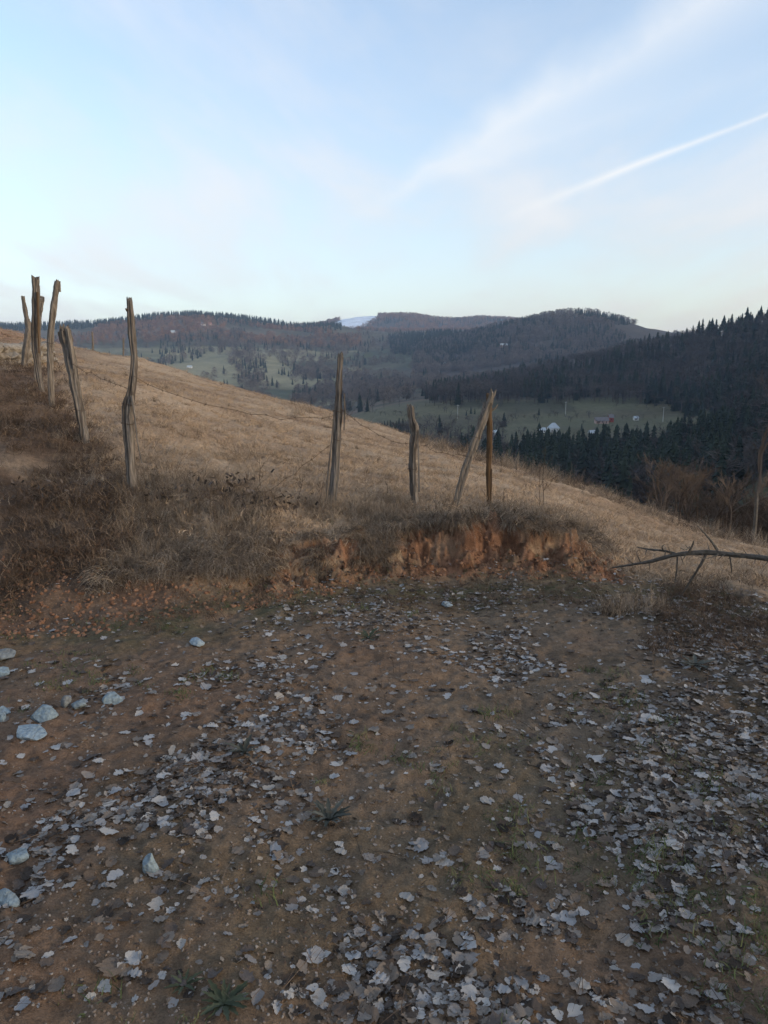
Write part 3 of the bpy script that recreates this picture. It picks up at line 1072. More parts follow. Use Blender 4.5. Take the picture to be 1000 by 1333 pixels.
wood('round_hill_wood', 3600, (540, 900), (1250, 1720), None, [('confar', .45), ('puff', .55)], (8, 13), 105, avoid=[[(790, 425), (860, 420), (880, 440), (830, 448)], [(660, 446), (720, 444), (720, 452), (660, 456)]], label='dark wood covering the rounded hill')
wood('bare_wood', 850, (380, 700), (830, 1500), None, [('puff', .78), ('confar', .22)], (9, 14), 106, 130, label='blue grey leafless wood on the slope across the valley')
wood('spruce_belt', 700, (480, 650), (1300, 2000), [(505, 440), (560, 432), (640, 440), (650, 456), (590, 464), (510, 462)], [('confar', 1)], (12, 18), 107, label='dark belt of spruces across the valley')
for k, pl in enumerate(([(283, 432), (318, 430), (345, 470), (352, 530), (296, 530), (312, 490), (286, 462)],
                        [(338, 440), (470, 438), (480, 505), (400, 490), (370, 478), (345, 462)],
                        [(215, 440), (290, 432), (290, 455), (250, 470), (205, 478)],
                        [(230, 488), (300, 470), (320, 525), (250, 525)],
                        [(360, 484), (440, 484), (450, 545), (395, 540), (388, 510)],
                        [(440, 490), (580, 486), (580, 525), (450, 545)],
                        [(465, 428), (520, 426), (560, 470), (480, 478)])):
    wood('hillside_copse', (360, 400, 220, 40, 110, 240, 140)[k], (180, 600), (640, 2100), pl, [('puff', .72), ('confar', .28)] if k not in (2,) else [('confar', .6), ('puff', .4)],
         (9, 15), 120 + k, label=('leafless copse running down between two fields', 'blue grey leafless wood above the green field', 'dark spruce copse above the tilted field', 'scattered bushes on the tilted field', 'bare thicket round the white cottages', 'bare thicket below the white cottages', 'scattered copse on the green shoulder under the snowy hill')[k])
for k, pl_ in enumerate(([(455, 534), (600, 546), (720, 541), (860, 546), (860, 549), (720, 545), (600, 550), (455, 539)],
                         [(520, 562), (640, 560), (760, 570), (760, 575), (640, 566), (520, 569)],
                         [(800, 526), (915, 536), (915, 541), (800, 530)])):
    wood('hedge', (110, 130, 70)[k], (440, 950), (340, 580), pl_, [('bare', 1)], (1.8, 4.6), 150 + k,
         label=('dark hedge line across the farm meadow', 'rough hedge along the foot of the farm meadow', 'hedge at the upper end of the farm meadow')[k])
wood('meadow_bushes', 230, (440, 950), (345, 560), None, [('bare', .9), ('con', .1)], (2.0, 5.5), 141, 30, label='low bare bushes on the farm meadow')
wood('skyline_spruce_wood', 1700, (-150, 445), (2080, 2330), None, [('confar', 1)], (12, 17), 130, label='spruce wood along the far skyline')
wood('russet_wood', 1500, (-150, 470), (1750, 2110), None, [('rus', .85), ('confar', .15)], (9, 14), 131, 160, label='russet leafless wood below the far skyline, sunlight in its colour')
wood('slope_trees', 240, (-150, 480), (1100, 1750), None, [('puff', .7), ('confar', .3)], (8, 14), 132, 90, label='scattered trees on the far brown slope',
     avoid=[[(215, 500), (235, 470), (300, 450), (310, 500)], [(318, 490), (320, 458), (350, 458), (372, 485)]])
wood('snowy_hill_wood', 5000, (380, 740), (2500, 3600), None, [('rus', .75), ('confar', .25)], (11, 17), 133, avoid=[SNOW, [(476, 428), (514, 420), (516, 430)]], label='russet wood on the farthest hill, sunlight in its colour')

# ------------------------------------------------------------------ houses and poles


def house(u, v, wdt, dep, hgt, rz, wall, roof, label, dmin, dmax, hip=False, pitch=.55, extra=None, win=2):
    p = on_hill(u, v, dmin, dmax)
    k = .62 if p.y < 620 else .8
    e = empty('house', p, (0, 0, rz), (k, k, k))
    tag(e, label, 'house', 'houses across the valley')
    mb = MB().box((0, 0, hgt / 2 - .6), (wdt, dep, hgt + 1.2))
    rh = dep * pitch
    if not hip:
        for s in (-1, 1):
            mb.poly([(s * wdt / 2, -dep / 2, hgt), (s * wdt / 2, dep / 2, hgt), (s * wdt / 2, 0, hgt + rh * .93)])
    obj('wall', mb.me('house_wall', M[wall]), e)
    rb = MB()
    o, t = .45, .14
    inx = wdt * .38 if hip else 0
    for s in (-1, 1):
        pts = [(-wdt / 2 - o, s * (dep / 2 + o), hgt - .18), (wdt / 2 + o, s * (dep / 2 + o), hgt - .18), (wdt / 2 + o - inx, 0, hgt + rh), (-wdt / 2 - o + inx, 0, hgt + rh)]
        up = [(a, b, c + t) for a, b, c in pts]
        rb.poly(pts)
        rb.poly(up[::-1])
        for k in range(4):
            k2 = (k + 1) % 4
            rb.poly([pts[k], pts[k2], up[k2], up[k]])
        if hip:
            rb.poly([(s * (wdt / 2 + o), -dep / 2 - o, hgt - .18 + t), (s * (wdt / 2 + o), dep / 2 + o, hgt - .18 + t), (s * (wdt / 2 + o - inx), 0, hgt + rh + t)])
    r_o = obj('roof', rb.me('house_roof', M[roof]), e)
    obj('chimney', MB().box((wdt * .2, dep * .12, hgt + rh * .95), (.6, .6, 1.5)).me('chimney', M['rubble']), r_o)
    wm = MB().box((0, 0, 0), (1.0, .12, 1.2)).me('window', M['glass'])
    for k in range(win):
        obj('window', wm, e, ((k - (win - 1) / 2) * wdt / (win + .6) + (.4 if win > 1 else 0), -dep / 2 - .03, hgt * .55))
    obj('door', MB().box((-wdt * .42 + .5, -dep / 2 - .03, 1.0), (.9, .12, 2.0)).me('door', M['wood_brown']), e)
    return e


house(724, 562, 8.5, 7.5, 3.6, .25, 'white_wall', 'roof_pale', 'white farmhouse with pale hipped metal roof above the spruces', 330, 600, True, .62)
house(709, 563, 6, 4, 2.3, .25, 'white_wall', 'roof_pale', 'low pale shed beside the farmhouse with hipped metal roof', 330, 600)
house(647, 568, 6, 5, 2.8, .9, 'white_wall', 'roof_pale', 'small white house seen past the leaning fence post', 330, 600)
hp = house(787, 551, 13, 7, 2.6, -.05, 'pink_wall', 'roof_dark', 'long pinkish farm building with grey roof', 400, 600, False, .5, win=3)
house(799, 549, 4.5, 6, 4.2, -.05, 'red_wall', 'roof_dark', 'red boarded barn joined to the long pinkish building', 400, 600, win=1)
house(832, 547, 4.5, 3.5, 2.2, .1, 'white_wall', 'roof_pale', 'tiny white hut on the meadow beyond the pink building', 420, 620, win=1)
house(776, 566, 6, 4, 1.8, .1, 'white_wall', 'roof_pale', 'low pale shed below the pinkish building', 330, 600, win=1)
house(430, 511, 9, 7, 4.2, .3, 'white_wall', 'roof_pale', 'bright white cottage on the slope beyond the tall middle post', 640, 1400)
house(410, 484, 8, 6, 3, .3, 'white_wall', 'roof_dark', 'small white cottage, leftmost of the hamlet above the bright cottage', 800, 1600)
house(426, 487, 8, 5, 3, -.2, 'pink_wall', 'roof_red', 'small brownish cottage in the middle of the hamlet', 800, 1600)
house(450, 485, 7, 6, 3, .2, 'white_wall', 'roof_pale', 'small pale cottage at the end of the hamlet behind the tall post', 800, 1600)
house(247, 479, 11, 5, 2.6, 0, 'white_wall', 'roof_pale', 'low pale barn on the tilted green field', 800, 1800)
house(267, 424, 14, 9, 5, .1, 'white_wall', 'roof_dark', 'white house high on the slope under the far skyline', 1500, 2300)
house(276, 423, 11, 8, 4, .3, 'pink_wall', 'roof_red', 'brownish house high on the slope under the far skyline', 1500, 2300)
house(228, 434, 13, 8, 4, .2, 'white_wall', 'roof_pale', 'pale house among russet trees on the far slope', 1400, 2300)
house(393, 418, 14, 9, 5, .2, 'white_wall', 'roof_pale', 'pale house on the far ridge under the skyline', 1700, 2350)
house(579, 476, 7, 6, 5, .5, 'white_wall', 'roof_pale', 'tiny white house alone in the grey wood', 800, 1700)
house(655, 452, 16, 8, 4, .0, 'pink_wall', 'roof_pale', 'pale long building at the foot of the rounded hill', 1100, 1700)


def pole(u, v, h, dmin, dmax, label):
    p = on_hill(u, v, dmin, dmax)
    e = empty('utility_pole', p - Vector((0, 0, .3)), (0, 0, .3))
    tag(e, label, 'pole', 'utility poles in the valley')
    obj('shaft', MB().tube([(0, 0, 0), (0, 0, h)], [.19, .13], 8).me('pole_shaft', M['pole']), e)
    obj('cross_arm', MB().box((0, 0, h - .6), (1.5, .12, .14)).me('cross_arm', M['pole']), e)
    im = MB().tube([(0, 0, 0), (0, 0, .18)], [.05, .035], 6).me('insulator', M['white_wall'])
    for x in (-.65, -.25, .25, .65):
        obj('insulator', im, e, (x, 0, h - .53))


pole(739, 541, 9.5, 400, 700, 'pale concrete utility pole on the meadow above the farmhouse')
pole(868, 549, 9.5, 400, 700, 'pale utility pole at the edge of the dark wood')
pole(597, 545, 9.5, 400, 700, 'pale utility pole on the meadow beyond the fence')
pole(811, 597, 9.0, 200, 420, 'pale utility pole rising out of the dark spruces')

# ------------------------------------------------------------------ fence posts and wire


def post(name, pts, y, label, m='wood', seed=0, cat='fence post', y_top=0.0, jag=True, group='old wooden fence posts'):
    """pts: (u, v, half-width px) from top to foot, all at forward depth y (the top may lean in depth)"""
    foot = pts[-1]
    fw = P(foot[0], foot[1], y)
    fz_ = gz(fw.x, fw.y)
    sp = spline([(a, b, c) for a, b, c in pts], 34)
    n = len(sp)
    w3, rad = [], []
    for i, (u, v, r) in enumerate(sp):
        yy = y + y_top * (1 - i / (n - 1))
        w3.append(P(u, v, yy))
        rad.append(r / F_PX * yy * .90)
    dz = fz_ - w3[-1].z
    if abs(dz) < .35:
        w3 = [p + Vector((0, 0, dz * (i / (n - 1)) ** 2)) for i, p in enumerate(w3)]
    w3.append(w3[-1] + (w3[-1] - w3[-2]).normalized() * .22 + Vector((0, 0, -.05)))
    rad.append(rad[-1] * .95)
    org = Vector((w3[-2].x, w3[-2].y, w3[-2].z))
    e = empty(name, org)
    tag(e, label, cat, group)
    loc = [p - org for p in w3][::-1]
    rad = rad[::-1]
    rr_ = random.Random(seed)
    mb = MB()
    # many shallow grooves along the grain
    mb.tube(loc, [r * (1 + .07 * math.sin(i * .9 + seed) + .05 * rr_.uniform(-1, 1)) for i, r in enumerate(rad)], 18, cap=True, rough=.05, seed=seed, groove=.13, twist=.012, cracks=(seed, seed + 4, seed + 9, seed + 13))
    if jag:     # splintered top
        for k in range(18):
            i = len(mb.v) - 18 + k
            mb.v[i] = mb.v[i] + Vector((0, 0, rr_.uniform(-1.6, 1.1) * rad[-1]))
    obj('shaft', mb.me('post_shaft', M[m], False), e)
    return e, w3[::-1], org


POST = {}
POST[6] = post('fence_post', [(169, 390, 4.3), (172, 430, 5.2), (175, 466, 5.0), (174, 490, 5.2), (171.5, 510, 6.2), (167.5, 528, 7.6), (166.5, 546, 7.8), (168.5, 570, 7.6), (170.5, 605, 7.0), (173, 640, 7.2)], 6.2,
               'tall crooked grey post with a bulging elbow at mid height', 'wood', 6)
POST[5] = post('fence_post', [(83, 427, 8.5), (91, 462, 8), (99, 505, 6.8), (106, 540, 6.2), (112, 574, 5.8)], 7.5, 'thick leaning split post with a wedge-shaped top', 'wood', 5)
POST[4] = post('fence_post', [(75, 366, 3.4), (70, 400, 4.0), (66, 440, 4.0), (66, 480, 4.0), (68, 531, 4)], 9.0, 'slender pale post with a notched top beside the thick leaning one', 'wood_pale', 4)
POST[2] = post('fence_post', [(46, 363, 4.6), (46, 400, 4.6), (45, 440, 4.4), (49, 475, 4.0), (55, 507, 3.6)], 10.2, 'tallest brown split post in the cluster by the rubble wall', 'wood', 2)
POST[3] = post('fence_post', [(54, 389, 4.2), (51, 410, 3.4), (49, 440, 3.0), (46, 486, 3.0)], 11.2, 'dark post with a flared top hidden behind the tallest split post', 'wood', 3)
POST[13] = post('fence_post', [(51, 372, 1.4), (51, 410, 1.5), (52, 450, 1.6), (52, 494, 1.8)], 10.9, 'thin pale pole standing right behind the tallest split post', 'wood_pale', 13)
POST[1] = post('fence_post', [(30, 387, 2.4), (34, 410, 3.0), (37, 428, 4.0), (34, 450, 4.6), (31, 478, 4.4)], 12.5, 'kinked post at the end of the cluster, touching the rubble wall', 'wood_pale', 1)
POST[7] = post('fence_post', [(120, 432, 1.3), (121, 448, 1.3), (121, 465, 1.3)], 22.0, 'thin far post standing on the pasture brow, straight and pale', 'wood_pale', 7, jag=False)
POST[8] = post('fence_post', [(161, 440, 1.0), (161, 452, 1.2), (161, 467, 1.2)], 22.0, 'thin far post on the pasture brow behind the crooked post', 'wood_pale', 8, jag=False)
POST[9] = post('fence_post', [(444, 460, 3.6), (442, 490, 4.2), (441, 520, 4.8), (440, 550, 6.2), (438, 580, 6.4), (437, 615, 6.0), (432, 662, 7.5)], 6.3, 'tall straight grey post alone above the earth bank', 'wood', 9)
POST[10] = post('fence_post', [(534, 528, 4.8), (536, 545, 5.4), (540, 560, 5.8), (538, 580, 5.6), (537, 605, 5.0), (538, 630, 5.2), (541, 656, 5.6)], 6.4, 'short bent grey post with a sawn top on the bank', 'wood', 10)
POST[11] = post('fence_post', [(640, 516, 3.6), (634, 534, 5.0), (624, 560, 5.4), (612, 592, 5.6), (603, 618, 5.6), (594, 653, 5.0)], 6.4, 'steeply leaning post with a forked top propped on its neighbour', 'wood_pale', 11, y_top=-.02)
POST[12] = post('fence_post', [(636, 513, 3.6), (637, 545, 4.0), (637, 580, 4.0), (636, 615, 3.7), (637, 658, 3.9)], 6.55, 'upright narrow brown post crossed by the leaning one', 'wood_brown', 12)


def part_on(k, name, pts, rad, m, sides=6):
    """a small piece of a post, given by pixels and depth"""
    e, w3, org = POST[k]
    mb = MB()
    p3 = [P(*p) - org for p in pts]
    mb.tube(p3, [r / F_PX * p[2] for r, p in zip(rad, pts)], sides, rough=.1, seed=k, groove=.12)
    return obj(name, mb.me(name, M[m]), e)


part_on(11, 'splinter', [(638, 522, 6.38), (643, 513, 6.37), (646, 507, 6.36)], [3, 2, .6], 'wood_pale')
part_on(11, 'splinter', [(637, 524, 6.36), (640, 512, 6.35), (639, 506, 6.35)], [3, 2.2, .8], 'wood_pale')
part_on(11, 'branch_stub', [(620, 566, 6.4), (628, 543, 6.4), (632, 523, 6.4)], [3, 3.6, 2.0], 'wood')
part_on(11, 'branch_stub', [(641, 534, 6.38), (646, 530, 6.36), (648, 526, 6.36)], [1.5, 1, .4], 'wood_pale')
part_on(9, 'splinter', [(448, 512, 6.28), (449, 535, 6.26), (448, 560, 6.28)], [1.0, 1.5, .8], 'wood')
part_on(9, 'splinter', [(434, 545, 6.27), (432, 575, 6.26), (428, 610, 6.26), (424, 655, 6.25)], [.7, 1.2, 1.4, 1.6], 'wood')
part_on(10, 'splinter', [(544, 560, 6.37), (545, 600, 6.36), (546, 640, 6.36)], [.8, 1.2, 1.4], 'wood')
part_on(6, 'splinter', [(172, 515, 6.15), (176, 545, 6.13), (179, 575, 6.12), (185, 603, 6.12)], [2, 1.4, 1.1, .8], 'wood')
part_on(6, 'branch_stub', [(166, 404, 6.2), (164, 402, 6.16)], [2.0, 1.0], 'wood')
part_on(5, 'splinter', [(88, 428, 7.45), (93, 455, 7.44), (96, 480, 7.44)], [3, 3, 1], 'wood_pale')
part_on(4, 'splinter', [(78, 380, 9), (78, 366, 9)], [1.6, 1.0], 'wood_pale')
part_on(1, 'branch_stub', [(37, 428, 12.5), (38, 415, 12.48)], [2, 1], 'wood_pale')
part_on(2, 'splinter', [(49, 380, 10.15), (50, 420, 10.15), (51, 460, 10.15)], [1.4, 1.4, 1.0], 'wood_brown')
part_on(12, 'splinter', [(640, 610, 6.5), (640, 630, 6.5), (639, 650, 6.5)], [1.0, 1.2, .8], 'wood_brown')

# loops of wire round the posts
for k, t in ((6, .5), (6, .36), (5, .35), (4, .5), (9, .42), (9, .62), (10, .35), (11, .6), (12, .45), (2, .55)):
    e, w3, org = POST[k]
    i = int(t * (len(w3) - 2))
    c = w3[i] - org
    r_ = {6: .055, 5: .058, 4: .042, 9: .045, 10: .041, 11: .047, 12: .031, 2: .053}[k]
    pts = [c + Vector((math.cos(a) * r_, math.sin(a) * r_, .008 * math.sin(a * 2))) for a in np.linspace(0, 2 * math.pi * 1.6, 22)]
    obj('wire_loop', MB().tube(pts, .0022, 5).me('wire_loop', M['wire']), e)


def wire(a, b, sag, label, seed):
    rr_ = random.Random(seed)
    a, b = Vector(a), Vector(b)
    n = max(10, int((b - a).length / .12))
    pts = []
    for i in range(n + 1):
        t = i / n
        p = a.lerp(b, t)
        p.z -= sag * 4 * t * (1 - t)
        p += Vector((rr_.gauss(0, .006), rr_.gauss(0, .006), rr_.gauss(0, .008)))
        p.z = max(p.z, gz(p.x, p.y) + .01)
        pts.append(p)
    org = pts[0].copy()
    e = tag(empty('barbed_wire', org), label, 'wire', 'strands of barbed wire')
    obj('strand', MB().tube([p - org for p in pts], .0019, 5).me('strand', M['wire']), e)
    bm_ = MB()
    for k in range(2):
        an = k * 1.5
        d = Vector((math.cos(an), .3, math.sin(an))) * .014
        bm_.tube([-d, d], .0018, 4)
    bm_ = bm_.me('barb', M['wire'])
    for i in range(1, n, 1 if n < 30 else 2):
        obj('barb', bm_, e, pts[i] - org, (rr_.uniform(0, 3), rr_.uniform(0, 3), 0))


def at_post(k, t):
    e, w3, org = POST[k]
    return w3[int(t * (len(w3) - 2))] + Vector((0, -.03, 0))


wire(at_post(5, .75), at_post(6, .62), .03, 'rusty barbed wire from the thick leaning post to the crooked post', 1)
wire(at_post(6, .70), at_post(9, .58), .12, 'lower rusty barbed wire between the crooked post and the tall straight post', 2)
wire(at_post(9, .64), at_post(10, .55), .06, 'rusty barbed wire between the tall straight post and the short bent post', 4)
wire(at_post(10, .6), at_post(11, .45), .03, 'rusty barbed wire from the short bent post to the leaning post', 5)
wire(at_post(4, .5), at_post(5, .45), .04, 'rusty barbed wire from the slender pale post to the thick leaning post', 6)
_q = on_ground(330, 655)
wire(at_post(9, .42), _q + Vector((0, 0, .02)), .02, 'loose barbed wire running from the tall straight post down into the brambles', 7)
wire(on_ground(322, 506) + Vector((0, 0, .35)), on_ground(462, 548) + Vector((0, 0, .3)), -.05, 'far barbed wire along the pasture brow', 8)

# ------------------------------------------------------------------ stones, rubble wall


def stone_mesh(name, seed, s, sharp=.25, m='stone'):
    bm = bmesh.new()
    bmesh.ops.create_icosphere(bm, subdivisions=3, radius=1)
    r_ = random.Random(seed)
    planes = [(Vector((r_.gauss(0, 1), r_.gauss(0, 1), r_.gauss(0, 1))).normalized(), r_.uniform(.45, .8)) for _ in range(13)]
    for v in bm.verts:
        for n, d in planes:
            k = v.co.dot(n) - d
            if k > 0:
                v.co -= n * k * .93
        v.co += Vector((r_.uniform(-1, 1), r_.uniform(-1, 1), r_.uniform(-1, 1))) * .018
        v.co = Vector((v.co.x * s[0], v.co.y * s[1], v.co.z * s[2]))
    me = bpy.data.meshes.new(name)
    bm.to_mesh(me)
    bm.free()
    me.materials.append(M[m])
    return me


STONES = [  # u, v of foot, half sizes px (w, h), depth ratio, label
    (6, 857, 13, 9, 'rounded bluish stone half out of the row, nearest the bank'),
    (4, 880, 11, 8, 'bluish stone lying between the bank and the row of stones'),
    (6, 929, 9, 7, 'small bluish stone at the end of the row'),
    (1, 938, 8, 9, 'yellowish grey stone tucked under the end of the row'),
    (58, 934, 19, 10, 'large blocky bluish stone in the middle of the row'),
    (39, 958, 22, 7, 'flat long bluish slab in front of the row'),
    (86, 919, 8, 10, 'small upright bluish stone beside the large blocky one'),
    (104, 920, 12, 8, 'greyish rounded stone next to the small upright one'),
    (148, 915, 12, 10, 'angular bluish stone at the bank-side end of the row'),
    (257, 840, 12, 7, 'single light blue stone lying apart at the foot of the bank'),
    (194, 1134, 13, 19, 'upright pointed bluish stone among pale leaves'),
    (12, 1176, 17, 11, 'pale flat bluish stone on bare clay'),
    (22, 1118, 15, 8, 'weathered bluish stone half covered by leaves'),
    (583, 789, 8, 5, 'small whitish stone on the track below the bank'),
]
for i, (u, v, hw, hh, lab) in enumerate(STONES):
    p = on_ground(u, v)
    k = (p - Vector((0, 0, EYE))).length / F_PX
    me = stone_mesh('stone', 40 + i * 3, (hw * k * 1.08, hw * k * .85, hh * k * 1.0))
    if i == 10:
        for vv in me.vertices:
            t = (vv.co.z / (hh * k * 1.35) + 1) / 2
            vv.co.x = vv.co.x * (1.2 - t * .85) + t * .006
            vv.co.y *= 1.15 - t * .6
            vv.co.z *= 1.15
    o = obj('stone', me, None, (p.x, p.y, p.z + hh * k * .30), (random.uniform(-.15, .15), random.uniform(-.15, .15), random.uniform(-.4, .4)))
    tag(o, lab, 'stone', 'bluish stones on the clay')

# low rubble wall at the left, every stone its own piece
wall_e = None
wpts = []
for u, v, y in ((-120, 500, 11.5), (-40, 488, 12.5), (10, 480, 13.4), (34, 474, 14.6), (62, 468, 16)):
    p = P(u, v, y)
    wpts.append((p.x, p.y, gz(p.x, p.y)))
wsp = spline(wpts, 46)
wall_e = tag(empty('rubble_wall', wsp[0]), 'low grey rubble wall beyond the cluster of posts', 'wall')
sm = [stone_mesh('wall_stone', 300 + k, (.17, .13, .10), m='rubble') for k in range(6)]
for i, p in enumerate(wsp):
    for lay in range(3):
        for dp in (0, .22):
            q = Vector(p) + Vector((random.uniform(-.05, .05), dp + random.uniform(-.05, .05), .05 + lay * .125 + random.uniform(-.02, .02)))
            o = obj('stone', sm[(i * 3 + lay) % 6], wall_e, q - Vector(wsp[0]), (random.uniform(-.3, .3), random.uniform(-.3, .3), random.uniform(0, 6)), [random.uniform(.75, 1.15)] * 3)

# ------------------------------------------------------------------ grass, weeds, litter


def tuft_mesh(name, seed, n, ln, spread, m, wd=.003, lean=(0, 0), droop=.6, base=.03, segs=3):
    r_ = random.Random(seed)
    v, f = [], []
    for i in range(n):
        a = r_.uniform(0, 6.283)
        b = Vector((r_.gauss(0, base), r_.gauss(0, base), -.01))
        L_ = ln * r_.uniform(.45, 1.1)
        d = Vector((math.cos(a) * spread * r_.random() + lean[0], math.sin(a) * spread * r_.random() + lean[1], 1)).normalized()
        side = d.cross(Vector((r_.gauss(0, 1), r_.gauss(0, 1), .2))).normalized()
        p = b.copy()
        base_i = len(v)
        dr = droop * r_.uniform(.4, 1.4)
        hz_ = Vector((d.x, d.y, 0))
        if hz_.length < .05:
            hz_ = Vector((math.cos(a), math.sin(a), 0)) * .3
        for s in range(segs + 1):
            t = s / segs
            ww = wd * (1 - t * .85)
            v.append(p - side * ww)
            v.append(p + side * ww)
            dd = (d + hz_ * dr * t * 1.2 + Vector((0, 0, -1)) * dr * t * 1.5 + Vector((r_.gauss(0, .08), r_.gauss(0, .08), r_.gauss(0, .08)))).normalized()
            p = p + dd * (L_ / segs)
        for s in range(segs):
            q = base_i + s * 2
            f.append((q, q + 1, q + 3, q + 2))
    return mesh(name, v, f, M[m])


def stuff_obj(name, me, u, v, label=None):
    p = on_ground(u, v)
    return tag(obj(name, me, None, p), label, None, None, 'stuff')


T_SHORT = [stuff_obj('dry_grass', tuft_mesh('short_tuft', 400 + k, 34, .085, 1.1, 'straw', .0028, (0.15, -.25), .8, .07), u, v, 'short dry pasture grass') for k, (u, v) in enumerate(((500, 630), (560, 640), (350, 620), (690, 665)))]
T_LONG = [stuff_obj('dry_grass', tuft_mesh('long_tuft', 420 + k, 34, .26, .75, 'straw_grey', .0022, (0, -.15), 1.0, .045), u, v, 'long grey dead grass') for k, (u, v) in enumerate(((300, 668), (470, 670), (580, 664)))]
M['bracken'] = vary_mat('brown bracken', [(0.055, 0.039, 0.029), (0.10, 0.070, 0.050), (0.17, 0.125, 0.090)], 0.9, 26, .3)
T_BRACK = [stuff_obj('brown_grass', tuft_mesh('brown_tuft', 430 + k, 34, .11, 1.2, 'bracken', .0030, (0, -.2), .8, .08), u, v, 'brown withered grass on the earth bank') for k, (u, v) in enumerate(((40, 560), (90, 600)))]
T_HANG = [stuff_obj('hanging_grass', tuft_mesh('hang_tuft', 440 + k, 30, .27, .55, 'straw_grey', .0021, (0, -1.0), 2.0, .04, 4), u, v, 'dead grass hanging over the bank edge') for k, (u, v) in enumerate(((520, 684), (600, 676), (660, 676)))]
T_GREEN = [stuff_obj('green_grass', tuft_mesh('green_tuft', 460 + k, 26, .06, 1.0, 'green', .0024, (0, 0), .7, .03), u, v, 'small green grass tuft on the clay') for k, (u, v) in enumerate(((345, 1165), (120, 1300)))]
T_STEM = [stuff_obj('dry_stems', tuft_mesh('stem_tuft', 480 + k, 7, .42, 1.6, 'straw_grey', .0022, (0, -.1), 1.1, .12, 5), u, v, 'dry stalks lying on the bank') for k, (u, v) in enumerate(((120, 700), (60, 660)))]
T_TWIG = [stuff_obj('dark_twigs', tuft_mesh('twig_tuft', 490 + k, 16, .20, 1.3, 'twig', .0020, (0, 0), .5, .07, 4), u, v, 'dark dead weed stalks') for k, (u, v) in enumerate(((330, 640), (90, 640)))]


def ground_pts(n, ulim, ylim, seed, cond=None, logy=True):
    r_ = np.random.default_rng(seed)
    k = n * 6 if cond is not None else n
    u = r_.uniform(*ulim, k)
    y = np.exp(r_.uniform(math.log(ylim[0]), math.log(ylim[1]), k)) if logy else r_.uniform(*ylim, k)
    x = (u - 500) / F_PX * y * 1.02
    if cond is not None:
        ok = cond(x, y, r_)
        x, y = x[ok][:n], y[ok][:n]
    return x, y, ground_z(x, y)


def pl(t):
    return [[o] for o in t]


def sow(name, xyz, protos, s, seed, tilt=.15, rz=None, label=None, squash=None):
    x, y, z = xyz
    r_ = np.random.default_rng(seed)
    n = len(x)
    rot = np.stack([r_.normal(0, tilt, n), r_.normal(0, tilt, n), r_.uniform(0, 6.283, n) if rz is None else r_.normal(rz[0], rz[1], n)], 1)
    sc = r_.uniform(s[0], s[1], n)
    o = scatter(name, np.stack([x, y, z], 1), rot, sc, r_.integers(0, len(protos), n), pl(protos))
    return tag(o, label, None, None, 'stuff')


def c_field(x, y, r_):
    m, t, face = bank_mask(x, y)
    lb = sst(-1.8, -2.4, x + (y - 6.0) * .55) * sst(18, 10, y)
    return (m > np.where(x > 1.6, .15, .93)) & (t > np.where(x > 1.6, .25, 1.0)) & (r_.random(len(x)) > lb * 1.1)


sow('pasture_grass', ground_pts(19000, (-250, 1300), (5.4, 34), 201, c_field), T_SHORT, (.55, 1.15), 1, .2, rz=(.3, 1.2), label='matted tan pasture grass')


def c_tus(x, y, r_):
    m, t, face = bank_mask(x, y)
    return (m > .9) & (t > 1.3) & (fbm(x * .45 + y * .15, y * 1.3 + x * .5, 1.1, 3, 99) > .17)


sow('pasture_tussocks', ground_pts(1500, (-100, 1200), (6.2, 28), 218, c_tus), T_LONG[:1] + T_BRACK, (.3, .7), 17, .3, label='darker tussocks and trodden edges in the pasture')


def c_lip(x, y, r_):
    m, t, face = bank_mask(x, y)
    return (t > np.interp(x, [-1.6, -1.0, -.3, .05, .3], [.8, .55, .42, .5, .84])) & (t < 1.4) & (x > -2.0) & (x < 1.85) & (r_.random(len(x)) < np.clip(np.interp(x, [-2, -.6, 0, .5, 1.7], [.8, 1, .95, .8, .8]) + 1.6 * fbm(x, 0 * x, 3.0, 3, 98), 0, 1))


sow('bank_edge_grass', ground_pts(3000, (60, 800), (4.6, 7.2), 202, c_lip), T_HANG, (.4, .95), 2, .25, rz=(0, .6), label='grey dead grass hanging over the bank edge')


def c_top(x, y, r_):
    m, t, face = bank_mask(x, y)
    return (t > 1.0) & (t < 3.2) & (x > -2.6) & (x < 2.0) & (fbm(x, y, 1.6, 3, 90) > -.12)


sow('bank_top_grass', ground_pts(800, (150, 820), (4.8, 8.0), 203, c_top), T_LONG, (.35, .8), 3, .25, label='long grey dead grass on top of the bank')


def c_left(x, y, r_):
    return (x < -.75) & (y > bank_y(x) + .95) & (y < 8.0) & (x + (y - 6) * .25 < -1.0) & (fbm(x, y, 1.4, 3, 91) > -.15)


sow('bank_scrub', ground_pts(560, (-200, 330), (4.3, 9.5), 204, c_left), T_TWIG + T_STEM + T_TWIG + T_LONG[:1], (.35, .85), 4, .35, label='tangled dead scrub on the earth bank')


def c_brack(x, y, r_):
    lb = sst(-1.8, -2.4, x + (y - 6.0) * 0.55) * sst(30, 16, y)
    return (r_.random(len(x)) < lb) & (y > bank_y(x) + .9) & (fbm(x, y, .9, 3, 97) > -.22 - .2 * sst(7, 9, y))


sow('bracken', ground_pts(3800, (-300, 230), (4.8, 30), 216, c_brack), T_BRACK, (.5, 1.2), 16, .3, label='brown withered grass on the earth bank')


def c_brow(x, y, r_):
    z = ground_z(x, y)
    u, v = to_px(x, y, z)
    return (u > 380) & (y > 13) & (y < 19) & (fbm(x, y, .5, 2, 92) > -.05)


sow('brow_weeds', ground_pts(420, (380, 1050), (13, 19), 205, c_brow), T_TWIG + T_LONG, (.8, 1.9), 5, .2, label='dead weeds along the pasture brow')


